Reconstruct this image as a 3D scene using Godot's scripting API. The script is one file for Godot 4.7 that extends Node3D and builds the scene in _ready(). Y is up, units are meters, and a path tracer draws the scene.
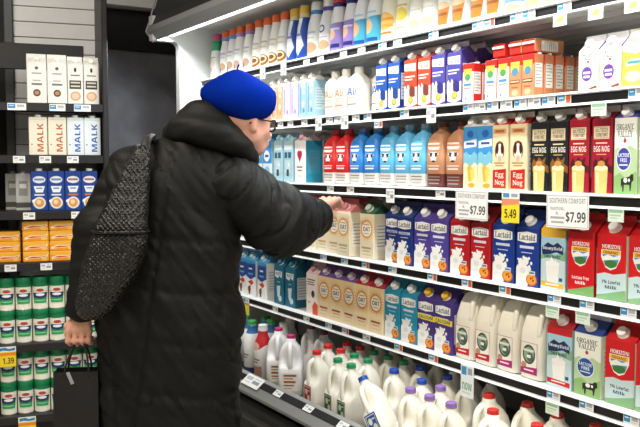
extends Node3D
# A shopper in a black puffer coat reaching into an open dairy cooler; dry shelving beyond.
# World: x runs along the cooler front, z points into the aisle, the cooler's shelf fronts stand at z = 0.

var used := {}
var mats := {}
var atlas: Image
var atlas_tex: ImageTexture
var print_mat: StandardMaterial3D
var cells := {}
var pen_x := 16
var pen_y := 0
var pen_h := 16
const ATLAS := 2048
var text_cache := {}
var rng := RandomNumberGenerator.new()
var kinds := {}
var protos := {}
const SHELF_FRAME := 1.354          # turn of the dry shelving
const SHELF_ORIGIN := Vector3(-4.0535, 0, 0.859)

# ------------------------------------------------------------------ naming
func numbered(called: String) -> String:
	if not used.has(called):
		used[called] = 0
		return called
	used[called] += 1
	return "%s_%03d" % [called, used[called]]

func tag(o: Node, label: String, category: String, group := "") -> Node:
	o.set_meta("label", label)
	o.set_meta("category", category)
	if group != "":
		o.set_meta("group", group)
	return o

func base(called: String, at := Vector3.ZERO, turn := 0.0) -> Node3D:
	var o := Node3D.new()
	o.name = numbered(called)
	add_child(o)
	o.position = at
	o.rotation.y = turn
	return o

func part(called: String, mesh: Mesh, m: Material, parent: Node, at := Vector3.ZERO, rot := Vector3.ZERO) -> MeshInstance3D:
	var o := MeshInstance3D.new()
	o.name = called
	o.mesh = mesh
	if m:
		o.material_override = m
	o.position = at
	o.rotation = rot
	parent.add_child(o, true)
	return o

func structure(called: String, mesh: Mesh, m: Material, at := Vector3.ZERO) -> MeshInstance3D:
	var o := part(called, mesh, m, self, at)
	o.set_meta("kind", "structure")
	return o

# ------------------------------------------------------------------ materials
func mat(hex: String, rough := 0.5, metal := 0.0) -> StandardMaterial3D:
	var key := "%s|%.2f|%.2f" % [hex, rough, metal]
	if mats.has(key):
		return mats[key]
	var m := StandardMaterial3D.new()
	m.albedo_color = Color.html(hex)
	m.roughness = rough
	m.metallic = metal
	mats[key] = m
	return m

func noise_tex(freq: float, octaves: int, ramp: Array, seed_n: int, size := 256, normal := false, bump := 4.0) -> NoiseTexture2D:
	var n := FastNoiseLite.new()
	n.noise_type = FastNoiseLite.TYPE_SIMPLEX_SMOOTH
	n.frequency = freq
	n.fractal_octaves = octaves
	n.seed = seed_n
	var t := NoiseTexture2D.new()
	t.width = size
	t.height = size
	t.seamless = true
	t.noise = n
	if normal:
		t.as_normal_map = true
		t.bump_strength = bump
	elif ramp.size() > 0:
		var g := Gradient.new()
		g.set_color(0, Color.html(ramp[0]))
		g.set_color(1, Color.html(ramp[1]))
		t.color_ramp = g
	return t

func mottled(hex0: String, hex1: String, rough: float, freq: float, seed_n: int, metal := 0.0) -> StandardMaterial3D:
	var m := StandardMaterial3D.new()
	m.albedo_texture = noise_tex(freq, 4, [hex0, hex1], seed_n)
	m.roughness = rough
	m.metallic = metal
	m.uv1_triplanar = true
	m.uv1_world_triplanar = true
	m.uv1_scale = Vector3(1.0, 1.0, 1.0)
	return m

# ------------------------------------------------------------------ mesh helpers (points run counter-clockwise seen from outside)
func begin() -> SurfaceTool:
	var st := SurfaceTool.new()
	st.begin(Mesh.PRIMITIVE_TRIANGLES)
	return st

func tri(st: SurfaceTool, a: Vector3, b: Vector3, c: Vector3) -> void:
	st.add_vertex(a)
	st.add_vertex(c)
	st.add_vertex(b)

func quad(st: SurfaceTool, a: Vector3, b: Vector3, c: Vector3, d: Vector3) -> void:
	tri(st, a, b, c)
	tri(st, a, c, d)

func flat(st: SurfaceTool) -> void:
	st.set_smooth_group(-1)

func done(st: SurfaceTool) -> ArrayMesh:
	st.generate_normals()
	return st.commit()

func add_box(st: SurfaceTool, c: Vector3, s: Vector3, xf := Transform3D()) -> void:
	var h := s * 0.5
	var p := []
	for i in 8:
		p.append(xf * (c + Vector3(h.x if i & 1 else -h.x, h.y if i & 2 else -h.y, h.z if i & 4 else -h.z)))
	quad(st, p[4], p[5], p[7], p[6])
	quad(st, p[1], p[0], p[2], p[3])
	quad(st, p[5], p[1], p[3], p[7])
	quad(st, p[0], p[4], p[6], p[2])
	quad(st, p[6], p[7], p[3], p[2])
	quad(st, p[0], p[1], p[5], p[4])

func box(s: Vector3, bevel := 0.0) -> ArrayMesh:
	var st := begin()
	flat(st)
	if bevel <= 0.0:
		add_box(st, Vector3.ZERO, s)
		return done(st)
	# box with chamfered edges: rings of a chamfered rectangle
	var hx := s.x / 2
	var hz := s.z / 2
	var b := bevel
	var rings := []
	for e in [[-s.y / 2, b], [-s.y / 2 + b, 0.0], [s.y / 2 - b, 0.0], [s.y / 2, b]]:
		var ix: float = hx - e[1]
		var iz: float = hz - e[1]
		var r := PackedVector3Array([Vector3(-ix + b, e[0], iz), Vector3(ix - b, e[0], iz), Vector3(ix, e[0], iz - b), Vector3(ix, e[0], -iz + b),
			Vector3(ix - b, e[0], -iz), Vector3(-ix + b, e[0], -iz), Vector3(-ix, e[0], -iz + b), Vector3(-ix, e[0], iz - b)])
		rings.append(r)
	add_loft(st, rings, true, true)
	return done(st)

func add_loft(st: SurfaceTool, rings: Array, cap_bottom := true, cap_top := true) -> void:
	for j in rings.size() - 1:
		var a: PackedVector3Array = rings[j]
		var b: PackedVector3Array = rings[j + 1]
		var n := a.size()
		for i in n:
			var k := (i + 1) % n
			quad(st, a[i], a[k], b[k], b[i])
	for e in [0, 1]:
		if (e == 0 and not cap_bottom) or (e == 1 and not cap_top):
			continue
		var r: PackedVector3Array = rings[0] if e == 0 else rings[-1]
		var c := Vector3.ZERO
		for p in r:
			c += p
		c /= r.size()
		for i in r.size():
			var k := (i + 1) % r.size()
			if e == 0:
				tri(st, c, r[k], r[i])
			else:
				tri(st, c, r[i], r[k])

# a ring that runs counter-clockwise seen from above, first point at the back
func ring(n: int, y: float, rx: float, rz: float, e := 2.0, cx := 0.0, cz := 0.0) -> PackedVector3Array:
	var r := PackedVector3Array()
	for i in n:
		var a := TAU * i / n
		var s := sin(a)
		var c := -cos(a)
		r.append(Vector3(cx - rx * signf(s) * pow(absf(s), 2.0 / e), y, cz + rz * signf(c) * pow(absf(c), 2.0 / e)))
	return r

func lathe(profile: Array, n := 20, cap := true) -> ArrayMesh:
	var st := begin()
	st.set_smooth_group(0)
	var rings := []
	for p in profile:
		rings.append(ring(n, p[1], p[0], p[0]))
	add_loft(st, rings, cap, cap)
	return done(st)

func add_tube(st: SurfaceTool, pts: Array, radii, n := 8, squash := 1.0) -> void:
	var rings := []
	var up := Vector3.UP
	for i in pts.size():
		var d: Vector3 = (pts[min(i + 1, pts.size() - 1)] - pts[max(i - 1, 0)]).normalized()
		if absf(d.dot(up)) > 0.95:
			up = Vector3.RIGHT if absf(d.x) < 0.9 else Vector3.BACK
		var sx := d.cross(up).normalized()
		var sy := sx.cross(d).normalized()
		up = sy
		var rad: float = radii if radii is float else radii[i]
		var r := PackedVector3Array()
		for k in n:
			var a := TAU * k / n
			r.append(pts[i] + sx * cos(a) * rad * squash + sy * sin(a) * rad)
		rings.append(r)
	add_loft(st, rings)

func tube(pts: Array, radii, n := 8, squash := 1.0) -> ArrayMesh:
	var st := begin()
	st.set_smooth_group(0)
	add_tube(st, pts, radii, n, squash)
	return done(st)

func spline(pts: Array, per := 4) -> Array:
	var out := []
	for i in pts.size() - 1:
		for k in per:
			out.append((pts[i] as Vector3).cubic_interpolate(pts[i + 1], pts[max(i - 1, 0)], pts[min(i + 2, pts.size() - 1)], float(k) / per))
	out.append(pts[-1])
	return out

# profile (z, y) extruded along x; runs counter-clockwise seen from +x
func extrude_x(profile: PackedVector2Array, x0: float, x1: float) -> ArrayMesh:
	var st := begin()
	flat(st)
	var n := profile.size()
	for i in n:
		var a := profile[i]
		var b := profile[(i + 1) % n]
		quad(st, Vector3(x1, a.y, a.x), Vector3(x0, a.y, a.x), Vector3(x0, b.y, b.x), Vector3(x1, b.y, b.x))
	var t := Geometry2D.triangulate_polygon(profile)
	for i in range(0, t.size(), 3):
		var p := [profile[t[i]], profile[t[i + 1]], profile[t[i + 2]]]
		for e in [[x1, 1], [x0, -1]]:
			var q := []
			for w in p:
				q.append(Vector3(e[0], w.y, w.x))
			var nrm: Vector3 = (q[1] - q[0]).cross(q[2] - q[0])
			if nrm.x * e[1] > 0:
				tri(st, q[0], q[1], q[2])
			else:
				tri(st, q[0], q[2], q[1])
	return done(st)

# ------------------------------------------------------------------ print: one sheet that holds all the packaging artwork
func span(x0: float, x1: float, y: int, clip: Rect2i, c: Color) -> void:
	var a: int = maxi(int(round(x0)), clip.position.x)
	var b: int = mini(int(round(x1)), clip.end.x)
	if b > a and y >= clip.position.y and y < clip.end.y:
		atlas.fill_rect(Rect2i(a, y, b - a, 1), c)

func fill_poly(pts: PackedVector2Array, clip: Rect2i, c: Color) -> void:
	var lo := 1e9
	var hi := -1e9
	for p in pts:
		lo = minf(lo, p.y)
		hi = maxf(hi, p.y)
	for y in range(maxi(int(floor(lo)), clip.position.y), mini(int(ceil(hi)) + 1, clip.end.y)):
		var yc := y + 0.5
		var xs := []
		for i in pts.size():
			var a := pts[i]
			var b := pts[(i + 1) % pts.size()]
			if (a.y <= yc) != (b.y <= yc):
				xs.append(a.x + (yc - a.y) / (b.y - a.y) * (b.x - a.x))
		xs.sort()
		for i in range(0, xs.size() - 1, 2):
			span(xs[i], xs[i + 1], y, clip, c)

func text_tris(text: String, font_name: String, bold: bool) -> Dictionary:
	var key := text + "|" + font_name + str(bold)
	if text_cache.has(key):
		return text_cache[key]
	var f := SystemFont.new()
	f.font_names = PackedStringArray([font_name])
	f.font_weight = 700 if bold else 400
	var tm := TextMesh.new()
	tm.font = f
	tm.text = text
	tm.font_size = 64
	tm.pixel_size = 1.0
	tm.depth = 0.0
	var arr := tm.get_mesh_arrays()
	var out := {"v": PackedVector2Array(), "size": Vector2.ONE}
	if arr.size() > 0 and arr[Mesh.ARRAY_VERTEX] != null:
		var v: PackedVector3Array = arr[Mesh.ARRAY_VERTEX]
		var idx = arr[Mesh.ARRAY_INDEX]
		var lo := Vector2(1e9, 1e9)
		var hi := -lo
		var flatv := PackedVector2Array()
		var count: int = idx.size() if idx != null and idx.size() > 0 else v.size()
		for i in count:
			var q: Vector3 = v[idx[i]] if count != v.size() or (idx != null and idx.size() > 0) else v[i]
			var p := Vector2(q.x, -q.y)
			flatv.append(p)
			lo = lo.min(p)
			hi = hi.max(p)
		for i in flatv.size():
			flatv[i] = (flatv[i] - (lo + hi) / 2)
		out = {"v": flatv, "size": hi - lo}
	text_cache[key] = out
	return out

# ops, in percent of the cell: r x y w h col | e cx cy rx ry col | p [x,y,...] col | t text cx cy h maxw col [serif] | v (text read upwards)
func cell(called: String, w_mm: float, h_mm: float, bg: String, ops: Array, ppm := 1.5) -> void:
	var w := int(w_mm * ppm)
	var h := int(h_mm * ppm)
	if pen_x + w + 4 > ATLAS:
		pen_x = 0
		pen_y += pen_h + 4
		pen_h = 0
	pen_h = maxi(pen_h, h)
	var r := Rect2i(pen_x, pen_y, w, h)
	pen_x += w + 4
	if r.end.y > ATLAS:
		push_error("print sheet is full")
	cells[called] = r
	# a bleed of two pixels round the artwork
	atlas.fill_rect(r.grow(2), Color.html(bg))
	var o := Vector2(r.position)
	var s := Vector2(w, h) / 100.0
	for op in ops:
		match op[0]:
			"r":
				atlas.fill_rect(Rect2i(Rect2(o + Vector2(op[1], op[2]) * s, Vector2(op[3], op[4]) * s)).intersection(r), Color.html(op[5]))
			"e":
				var pts := PackedVector2Array()
				for i in 28:
					pts.append(o + (Vector2(op[1], op[2]) + Vector2(op[3] * cos(TAU * i / 28), op[4] * sin(TAU * i / 28))) * s)
				fill_poly(pts, r, Color.html(op[5]))
			"p":
				var pts := PackedVector2Array()
				for i in range(0, op[1].size(), 2):
					pts.append(o + Vector2(op[1][i], op[1][i + 1]) * s)
				fill_poly(pts, r, Color.html(op[2]))
			"t", "v":
				var serif: bool = op.size() > 7 and op[7]
				var tt := text_tris(op[1], "Droid Serif" if serif else "Droid Sans", true)
				var size: Vector2 = tt.size
				var th: float = op[4] * s.y
				var tw: float = op[5] * s.x
				if op[0] == "v":
					th = op[4] * s.x
					tw = op[5] * s.y
				var k := Vector2(minf(tw / size.x, th / size.y * 1.5), th / size.y)
				k.x = minf(k.x, tw / size.x)
				var c := o + Vector2(op[2], op[3]) * s
				var v: PackedVector2Array = tt.v
				for i in range(0, v.size() - 2, 3):
					var t3 := PackedVector2Array()
					for q in 3:
						var p := v[i + q] * k
						if op[0] == "v":
							p = Vector2(p.y, -p.x)
						t3.append(c + p)
					fill_poly(t3, r, Color.html(op[6]))

func side_cell(called: String, bg: String, panel: String) -> void:
	var ops := [["r", 14, 22, 72, 58, panel]]
	for i in 7:
		ops.append(["r", 20, 26 + i * 7.4, 60 if i % 3 else 40, 2.4, "8c8f92"])
	cell(called, 60, 110, bg, ops, 1.0)

func uv_in(called: String, u: float, v: float) -> Vector2:
	var r: Rect2i = cells[called]
	return (Vector2(r.position) + Vector2(u, v) * Vector2(r.size)) / ATLAS

# ------------------------------------------------------------------ packaging shapes
func cap_mesh(r: float, h: float) -> ArrayMesh:
	var st := begin()
	flat(st)
	var rings := []
	for e in [[r * 1.06, 0.0], [r * 1.06, h * 0.18], [r, h * 0.22], [r, h * 0.88], [r * 0.88, h]]:
		var pr := PackedVector3Array()
		for i in 20:
			var a := TAU * i / 20.0
			var k: float = e[0] * (1.0 if i % 2 == 0 else 0.955)
			pr.append(Vector3(-k * sin(a), e[1], -k * cos(a)))
		rings.append(pr)
	add_loft(st, rings)
	return done(st)

# gable-top carton: w, d, hb (body), hr (ridge), front / side = names of print cells, roof / fin / cap colours
func make_carton(k: Dictionary) -> Node3D:
	var o := Node3D.new()
	var w: float = k.w
	var d: float = k.d
	var hb: float = k.hb
	var hr: float = k.hr
	var st := begin()
	flat(st)
	var c := 0.003
	var oct := func(y: float, zs: float) -> PackedVector3Array:
		var x := w / 2
		var z := d / 2
		return PackedVector3Array([Vector3(-x + c, y, z * zs), Vector3(x - c, y, z * zs), Vector3(x, y, (z - c) * zs), Vector3(x, y, (-z + c) * zs),
			Vector3(x - c, y, -z * zs), Vector3(-x + c, y, -z * zs), Vector3(-x, y, (-z + c) * zs), Vector3(-x, y, (z - c) * zs)])
	var rings := [oct.call(0.0, 1.0), oct.call(hb, 1.0), oct.call(hr, 0.06)]
	var roof := Color.html(k.roof).srgb_to_linear()
	for j in 2:
		for i in 8:
			var q := [rings[j][i], rings[j][(i + 1) % 8], rings[j + 1][(i + 1) % 8], rings[j + 1][i]]
			for t in [[0, 1, 2], [0, 2, 3]]:
				for id in [t[0], t[2], t[1]]:
					var p: Vector3 = q[id]
					if j == 0 and i in [0, 1, 7]:
						st.set_color(Color.WHITE)
						st.set_uv(uv_in(k.front, clampf((p.x + w / 2) / w, 0.005, 0.995), 1.0 - p.y / hb))
					elif j == 0 and i in [2, 6]:
						st.set_color(Color.WHITE)
						var u := (p.z + d / 2) / d
						st.set_uv(uv_in(k.side, 1.0 - u if i == 2 else u, 1.0 - p.y / hb))
					elif j == 0:
						st.set_color(Color.WHITE)
						st.set_uv(uv_in(k.side, 0.05, 0.05))
					else:
						st.set_color(roof if i in [0, 4] or not k.has("gable") else Color.html(k.gable).srgb_to_linear())
						st.set_uv(uv_in("white", 0.5, 0.5))
					st.add_vertex(p)
	st.set_color(roof)
	st.set_uv(uv_in("white", 0.5, 0.5))
	var r0: PackedVector3Array = rings[0]
	for i in range(1, 7):
		tri(st, r0[0], r0[i + 1], r0[i])
	part("body", done(st), print_mat, o)
	part("top_seam", box(Vector3(w * 0.99, 0.020, 0.0045), 0.001), mat(k.get("fin", k.roof), 0.5), o, Vector3(0, hr + 0.007, 0))
	if k.has("cap"):
		var slope := atan2(hr - hb, d / 2 * 0.94)
		var r: float = k.get("capr", 0.0155)
		var mid := Vector3(0, hb + (hr - hb) * 0.46, d / 2 * 0.565)
		part("spout_collar", lathe([[r * 1.2, 0.0], [r * 1.2, 0.003], [r, 0.004]], 18), mat("f1f1ee", 0.4), o, mid, Vector3(PI / 2 - slope, 0, 0))
		part("cap", cap_mesh(r, 0.014), mat(k.cap, 0.4), o, mid + Vector3(0, cos(PI / 2 - slope), sin(PI / 2 - slope)) * 0.004, Vector3(PI / 2 - slope, 0, 0))
	return o

# flat-topped carton or box
func make_brick(k: Dictionary) -> Node3D:
	var o := Node3D.new()
	var st := begin()
	flat(st)
	var w: float = k.w
	var d: float = k.d
	var h: float = k.hb
	var c := 0.0025
	var rings := []
	for e in [[0.0, c], [c, 0.0], [h - c, 0.0], [h, c]]:
		var x: float = w / 2 - e[1]
		var z: float = d / 2 - e[1]
		var y: float = e[0]
		rings.append(PackedVector3Array([Vector3(-x + c, y, z), Vector3(x - c, y, z), Vector3(x, y, z - c), Vector3(x, y, -z + c), Vector3(x - c, y, -z), Vector3(-x + c, y, -z), Vector3(-x, y, -z + c), Vector3(-x, y, z - c)]))
	for j in 3:
		for i in 8:
			var q := [rings[j][i], rings[j][(i + 1) % 8], rings[j + 1][(i + 1) % 8], rings[j + 1][i]]
			for id in [0, 2, 1, 0, 3, 2]:
				var p: Vector3 = q[id]
				st.set_color(Color.WHITE)
				if i in [0, 1, 7]:
					st.set_uv(uv_in(k.front, clampf((p.x + w / 2) / w, 0.005, 0.995), clampf(1.0 - p.y / h, 0.005, 0.995)))
				else:
					var u := clampf((p.z + d / 2) / d, 0.01, 0.99)
					st.set_uv(uv_in(k.side, 1.0 - u if i < 4 else u, clampf(1.0 - p.y / h, 0.01, 0.99)))
				st.add_vertex(p)
	st.set_color(Color.html(k.roof).srgb_to_linear())
	st.set_uv(uv_in("white", 0.5, 0.5))
	for e in [0, 3]:
		var r: PackedVector3Array = rings[e]
		for i in range(1, 7):
			if e == 0:
				tri(st, r[0], r[i + 1], r[i])
			else:
				tri(st, r[0], r[i], r[i + 1])
	part("body", done(st), print_mat, o)
	if k.has("cap"):
		part("cap", cap_mesh(k.get("capr", 0.013), 0.012), mat(k.cap, 0.4), o, Vector3(0, h, d * 0.22))
	if k.get("flaps", false):
		for e in [1, -1]:
			part("end_flap", box(Vector3(0.0012, h * 0.8, d * 0.9)), mat(k.roof, 0.5), o, Vector3(e * (w / 2 + 0.0003), h / 2, 0))
	if k.get("lip", false):
		part("lid_ridge", box(Vector3(w * 0.96, 0.006, 0.008), 0.001), mat(k.get("fin", k.roof), 0.5), o, Vector3(0, h + 0.002, -d * 0.2))
	return o

# round or square bottle: profile rows [y, rx, rz, exponent], print wrapped on the front
func make_bottle(k: Dictionary) -> Node3D:
	var o := Node3D.new()
	var st := begin()
	st.set_smooth_group(0)
	var prof: Array = k.profile
	var n: int = k.get("n", 24)
	var h: float = prof[-1][0]
	var rings := []
	for p in prof:
		rings.append(ring(n, p[0], p[1], p[2], p[3]))
	for j in rings.size() - 1:
		for i in n:
			var ids := [[j, i], [j, i + 1], [j + 1, i + 1], [j + 1, i]]
			for id in [0, 2, 1, 0, 3, 2]:
				var jj: int = ids[id][0]
				var ii: int = ids[id][1]
				var u := absf(fmod(float(ii) / n * 2.0 + 0.5, 2.0) - 1.0)
				st.set_color(Color.WHITE)
				st.set_uv(uv_in(k.front, clampf(u, 0.01, 0.99), clampf(1.0 - prof[jj][0] / h, 0.005, 0.995)))
				st.add_vertex(rings[jj][ii % n])
	var m: StandardMaterial3D = print_mat
	part("body", done(st), m, o)
	part("base_disc", lathe([[prof[0][1] * 0.97, 0.0005], [prof[0][1] * 0.97, 0.002]], 18), mat("e9e9e4", 0.5), o)
	var c: Dictionary = k.get("capshape", {"r": 0.019, "h": 0.02})
	if k.has("ringcol"):
		part("neck_ring", lathe([[c.r * 1.05, 0.0], [c.r * 1.12, 0.003], [c.r * 1.12, 0.009], [c.r * 1.0, 0.012]], 20), mat(k.ringcol, 0.4), o, Vector3(0, h - 0.012, 0))
	if c.get("tall", false):
		part("cap", lathe([[c.r, 0.0], [c.r * 1.02, c.h * 0.1], [c.r * 0.97, c.h * 0.8], [c.r * 0.86, c.h]], 22), mat(k.cap, 0.35), o, Vector3(0, h - 0.001, 0))
	else:
		part("cap", cap_mesh(c.r, c.h), mat(k.cap, 0.4), o, Vector3(0, h - 0.001, 0))
	return o

# blow-moulded milk jug with a handle standing free at the front
func make_jug(k: Dictionary) -> Node3D:
	var o := Node3D.new()
	var s: float = k.get("s", 1.0)
	var hs: float = k.get("hs", 1.0)
	var milk := mat(k.get("milk", "f9f6ea"), 0.38)
	var st := begin()
	st.set_smooth_group(0)
	var rings := []
	for p in [[0.0, 0.040, 0.040, 0.0, 4], [0.005, 0.046, 0.046, 0.0, 5], [0.06, 0.047, 0.047, 0.0, 5], [0.108, 0.047, 0.047, 0.0, 5], [0.122, 0.0465, 0.043, -0.003, 4.5], [0.132, 0.046, 0.036, -0.010, 4], [0.16, 0.045, 0.033, -0.011, 4],
			[0.182, 0.041, 0.032, -0.008, 3.5], [0.200, 0.033, 0.028, -0.004, 3], [0.214, 0.0235, 0.022, 0.0, 2.4], [0.222, 0.018, 0.018, 0.0, 2], [0.234, 0.0165, 0.0165, 0.0, 2]]:
		rings.append(ring(28, p[0] * hs, p[1] * s, p[2] * s, p[4], 0.0, p[3] * s))
	add_loft(st, rings)
	part("body", done(st), milk, o)
	var hp := spline([Vector3(0, 0.214 * hs, 0.012 * s), Vector3(0, 0.205 * hs, 0.031 * s), Vector3(0, 0.180 * hs, 0.0415 * s), Vector3(0, 0.145 * hs, 0.0425 * s), Vector3(0, 0.122 * hs, 0.040 * s), Vector3(0, 0.108 * hs, 0.030 * s)], 4)
	part("handle", tube(hp, 0.0085 * (0.5 + 0.5 * s), 10, 1.25), milk, o)
	part("cap", cap_mesh(0.0185, 0.016), mat(k.cap, 0.4), o, Vector3(0, 0.233 * hs, 0))
	if k.has("front"):
		var lb: MeshInstance3D = label_plate(k.front, k.get("lw", 0.07) * s, k.get("lh", 0.075), 0.0008)
		lb.name = "label"
		o.add_child(lb, true)
		lb.position = Vector3(k.get("lx", 0.0), k.get("ly", 0.06), 0.0472 * s)
		if k.get("lside", false):
			lb.position = Vector3(-0.0472 * s, k.get("ly", 0.06), 0)
			lb.rotation.y = -PI / 2
	return o

# a printed sheet of card, paper or film with real thickness, facing +z
func label_plate(called: String, w: float, h: float, t: float) -> MeshInstance3D:
	var st := begin()
	flat(st)
	st.set_color(Color.WHITE)
	var x := w / 2
	var y := h / 2
	var f := [Vector3(-x, -y, t), Vector3(x, -y, t), Vector3(x, y, t), Vector3(-x, y, t)]
	var uv := [uv_in(called, 0, 1), uv_in(called, 1, 1), uv_in(called, 1, 0), uv_in(called, 0, 0)]
	for id in [0, 2, 1, 0, 3, 2]:
		st.set_uv(uv[id])
		st.add_vertex(f[id])
	st.set_uv(uv_in("white", 0.5, 0.5))
	var b := [Vector3(-x, -y, 0), Vector3(x, -y, 0), Vector3(x, y, 0), Vector3(-x, y, 0)]
	for i in 4:
		var j := (i + 1) % 4
		quad(st, f[j], f[i], b[i], b[j])
	quad(st, b[1], b[0], b[3], b[2])
	var o := MeshInstance3D.new()
	o.mesh = done(st)
	o.material_override = print_mat
	return o

# ------------------------------------------------------------------ artwork
const SPLASH := [0, 100, 0, 72, 10, 64, 22, 66, 30, 58, 44, 60, 52, 66, 64, 62, 70, 70, 62, 78, 58, 90, 54, 100]

func art_lactose(called: String, col: String, sub: String, band := "", bandtext := "") -> void:
	var ops := [["p", SPLASH, "f6f5f0"], ["e", 24, 60, 12, 7, "f6f5f0"], ["e", 46, 57, 13, 7, "f4f4f1"], ["e", 36, 51, 5, 3, "f6f5f0"], ["e", 60, 52, 5, 2.6, "f6f5f0"], ["e", 12, 55, 4, 2, "f4f4f1"], ["e", 70, 60, 5, 3, "f6f5f0"], ["e", 32, 74, 14, 5, "dfe3e8"], ["e", 26, 88, 18, 5, "e9ecee"],
		["p", [8, 9, 50, 6, 92, 9, 92, 23, 50, 26, 8, 23], "f7f7f4"], ["t", "Lactaid", 50, 16, 11, 74, "20242c", true],
		["t", sub, 50, 34, 6, 70, "eef0f6"] if sub != "" else ["r", 18, 31, 64, 5, "d5d8e6"], ["r", 26, 42, 48, 1.6, "c9cfdd"],
		["e", 72, 88, 24, 10.5, "c9691c"], ["e", 72, 87, 20, 8.8, "ef9a3a"], ["e", 69, 86, 4, 2, "7a3d14"], ["e", 79, 89, 4, 2, "7a3d14"], ["e", 77, 84, 3, 1.5, "7a3d14"],
		["r", 58, 73, 30, 7, "d9e4ef"], ["r", 62, 75, 22, 3, "5a6b86"]]
	if band != "":
		ops.append(["p", [0, 31, 100, 33, 100, 44, 0, 42], band])
		ops.append(["t", bandtext, 50, 37.5, 6.5, 82, "3a2a6a"])
	cell(called, 95, 180, col, ops)

func art_lactose_small(called: String, col: String, dark: String) -> void:
	cell(called, 72, 165, "f4f4f2", [["r", 0, 0, 100, 62, col], ["p", [0, 58, 14, 52, 24, 62, 36, 50, 50, 60, 64, 52, 76, 62, 100, 56, 100, 100, 0, 100], "f5f5f2"],
		["p", [6, 7, 94, 7, 94, 24, 6, 21], "f6f6f4"], ["t", "Lactaid", 50, 15, 10, 76, dark, true], ["r", 10, 33, 80, 3, "f0f0f0"], ["r", 10, 39, 62, 3, "dfe3ee"],
		["p", [44, 60, 62, 52, 92, 60, 92, 76, 62, 80, 46, 74], dark], ["e", 56, 84, 21, 8, "d98a2a"], ["e", 56, 83, 16, 6, "f4b855"], ["p", [0, 93, 50, 99, 100, 93, 100, 100, 0, 100], col]])

func art_oat(called: String, sub: String, bg: String, burst: String, low: String) -> void:
	var ops := []
	for i in 26:
		var a := TAU * i / 26.0
		ops.append(["p", [50 + 30 * cos(a - 0.11), 34 + 15 * sin(a - 0.11), 50 + 58 * cos(a), 34 + 29 * sin(a), 50 + 30 * cos(a + 0.11), 34 + 15 * sin(a + 0.11)], burst])
	ops.append_array([["e", 50, 34, 40, 20.5, burst], ["e", 50, 34, 33, 16.5, "fbf4e4"], ["r", 30, 23.5, 40, 2.4, "c98b3d"], ["t", "OAT", 50, 34, 10, 50, "2b3440"], ["r", 32, 43, 36, 1.6, "8a8f94"],
		["p", [0, 70, 30, 66, 70, 70, 100, 66, 100, 100, 0, 100], low], ["r", 16, 74, 66, 4.5, sub], ["r", 24, 82, 50, 2, "b59a6a"], ["r", 20, 90, 60, 2, "d8c39a"]])
	cell(called, 95, 180, bg, ops)

func art_nog(called: String, col: String) -> void:
	cell(called, 70, 205, col, [["r", 12, 10, 76, 17, "f1e2bf"], ["r", 15, 11, 70, 0.8, "6d5a3a"], ["r", 15, 25.4, 70, 0.8, "6d5a3a"], ["t", "SOUTHERN", 50, 15, 5, 62, "33291c", true], ["t", "COMFORT", 50, 21, 5, 58, "33291c", true],
		["r", 22, 31.5, 56, 2.2, "e3d2a4"], ["t", "EGG NOG", 50, 40, 8, 76, "f8f4e6"], ["r", 26, 47, 48, 1.6, "d6b56a"],
		["p", [10, 60, 22, 52, 34, 58, 50, 50, 66, 56, 88, 50, 80, 60, 100, 64, 100, 74, 80, 70, 12, 72], "8a5a22" if col == "17181c" else "4a1414"],
		["p", [18, 66, 82, 66, 78, 100, 22, 100], "e8c979"], ["e", 50, 66, 32, 4, "f6e7b4"], ["p", [26, 72, 40, 72, 40, 98, 30, 98], "f6e6b0"], ["e", 50, 60, 18, 4, "c98f4a"]])

func art_farm(called: String, emblem: String, h := 180.0, w := 95.0, cow := true) -> void:
	var ops := [["t", "ORGANIC", 50, 12, 8, 78, "3a3f38", true], ["t", "VALLEY", 50, 21, 8, 66, "3a3f38", true], ["e", 50, 30, 6, 3, "b8352b"], ["r", 48, 26, 4, 3, "4b7a3a"],
		["p", [0, 44, 20, 38, 45, 43, 72, 36, 100, 42, 100, 100, 0, 100], "b7d3a0"], ["p", [0, 78, 30, 72, 60, 80, 100, 70, 100, 100, 0, 100], "8fba74"],
		["e", 46, 54, 33, 16, "e9eef6"], ["e", 46, 54, 30, 14.5, emblem], ["t", "LACTOSE", 46, 49, 5, 48, "ffffff"], ["t", "FREE", 46, 55.5, 5, 30, "ffffff"], ["r", 26, 61, 40, 2, "dfe6f2"]]
	if cow:
		ops.append_array([["p", [36, 80, 74, 77, 80, 74, 90, 74, 92, 82, 84, 84, 80, 96, 76, 96, 74, 88, 50, 88, 48, 97, 43, 97, 42, 88, 36, 92], "23231f"], ["e", 56, 82, 9, 3.4, "f3f3ee"], ["e", 72, 82, 4, 2.5, "f3f3ee"]])
	cell(called, w, h, "f0f2ea", ops)

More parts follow.
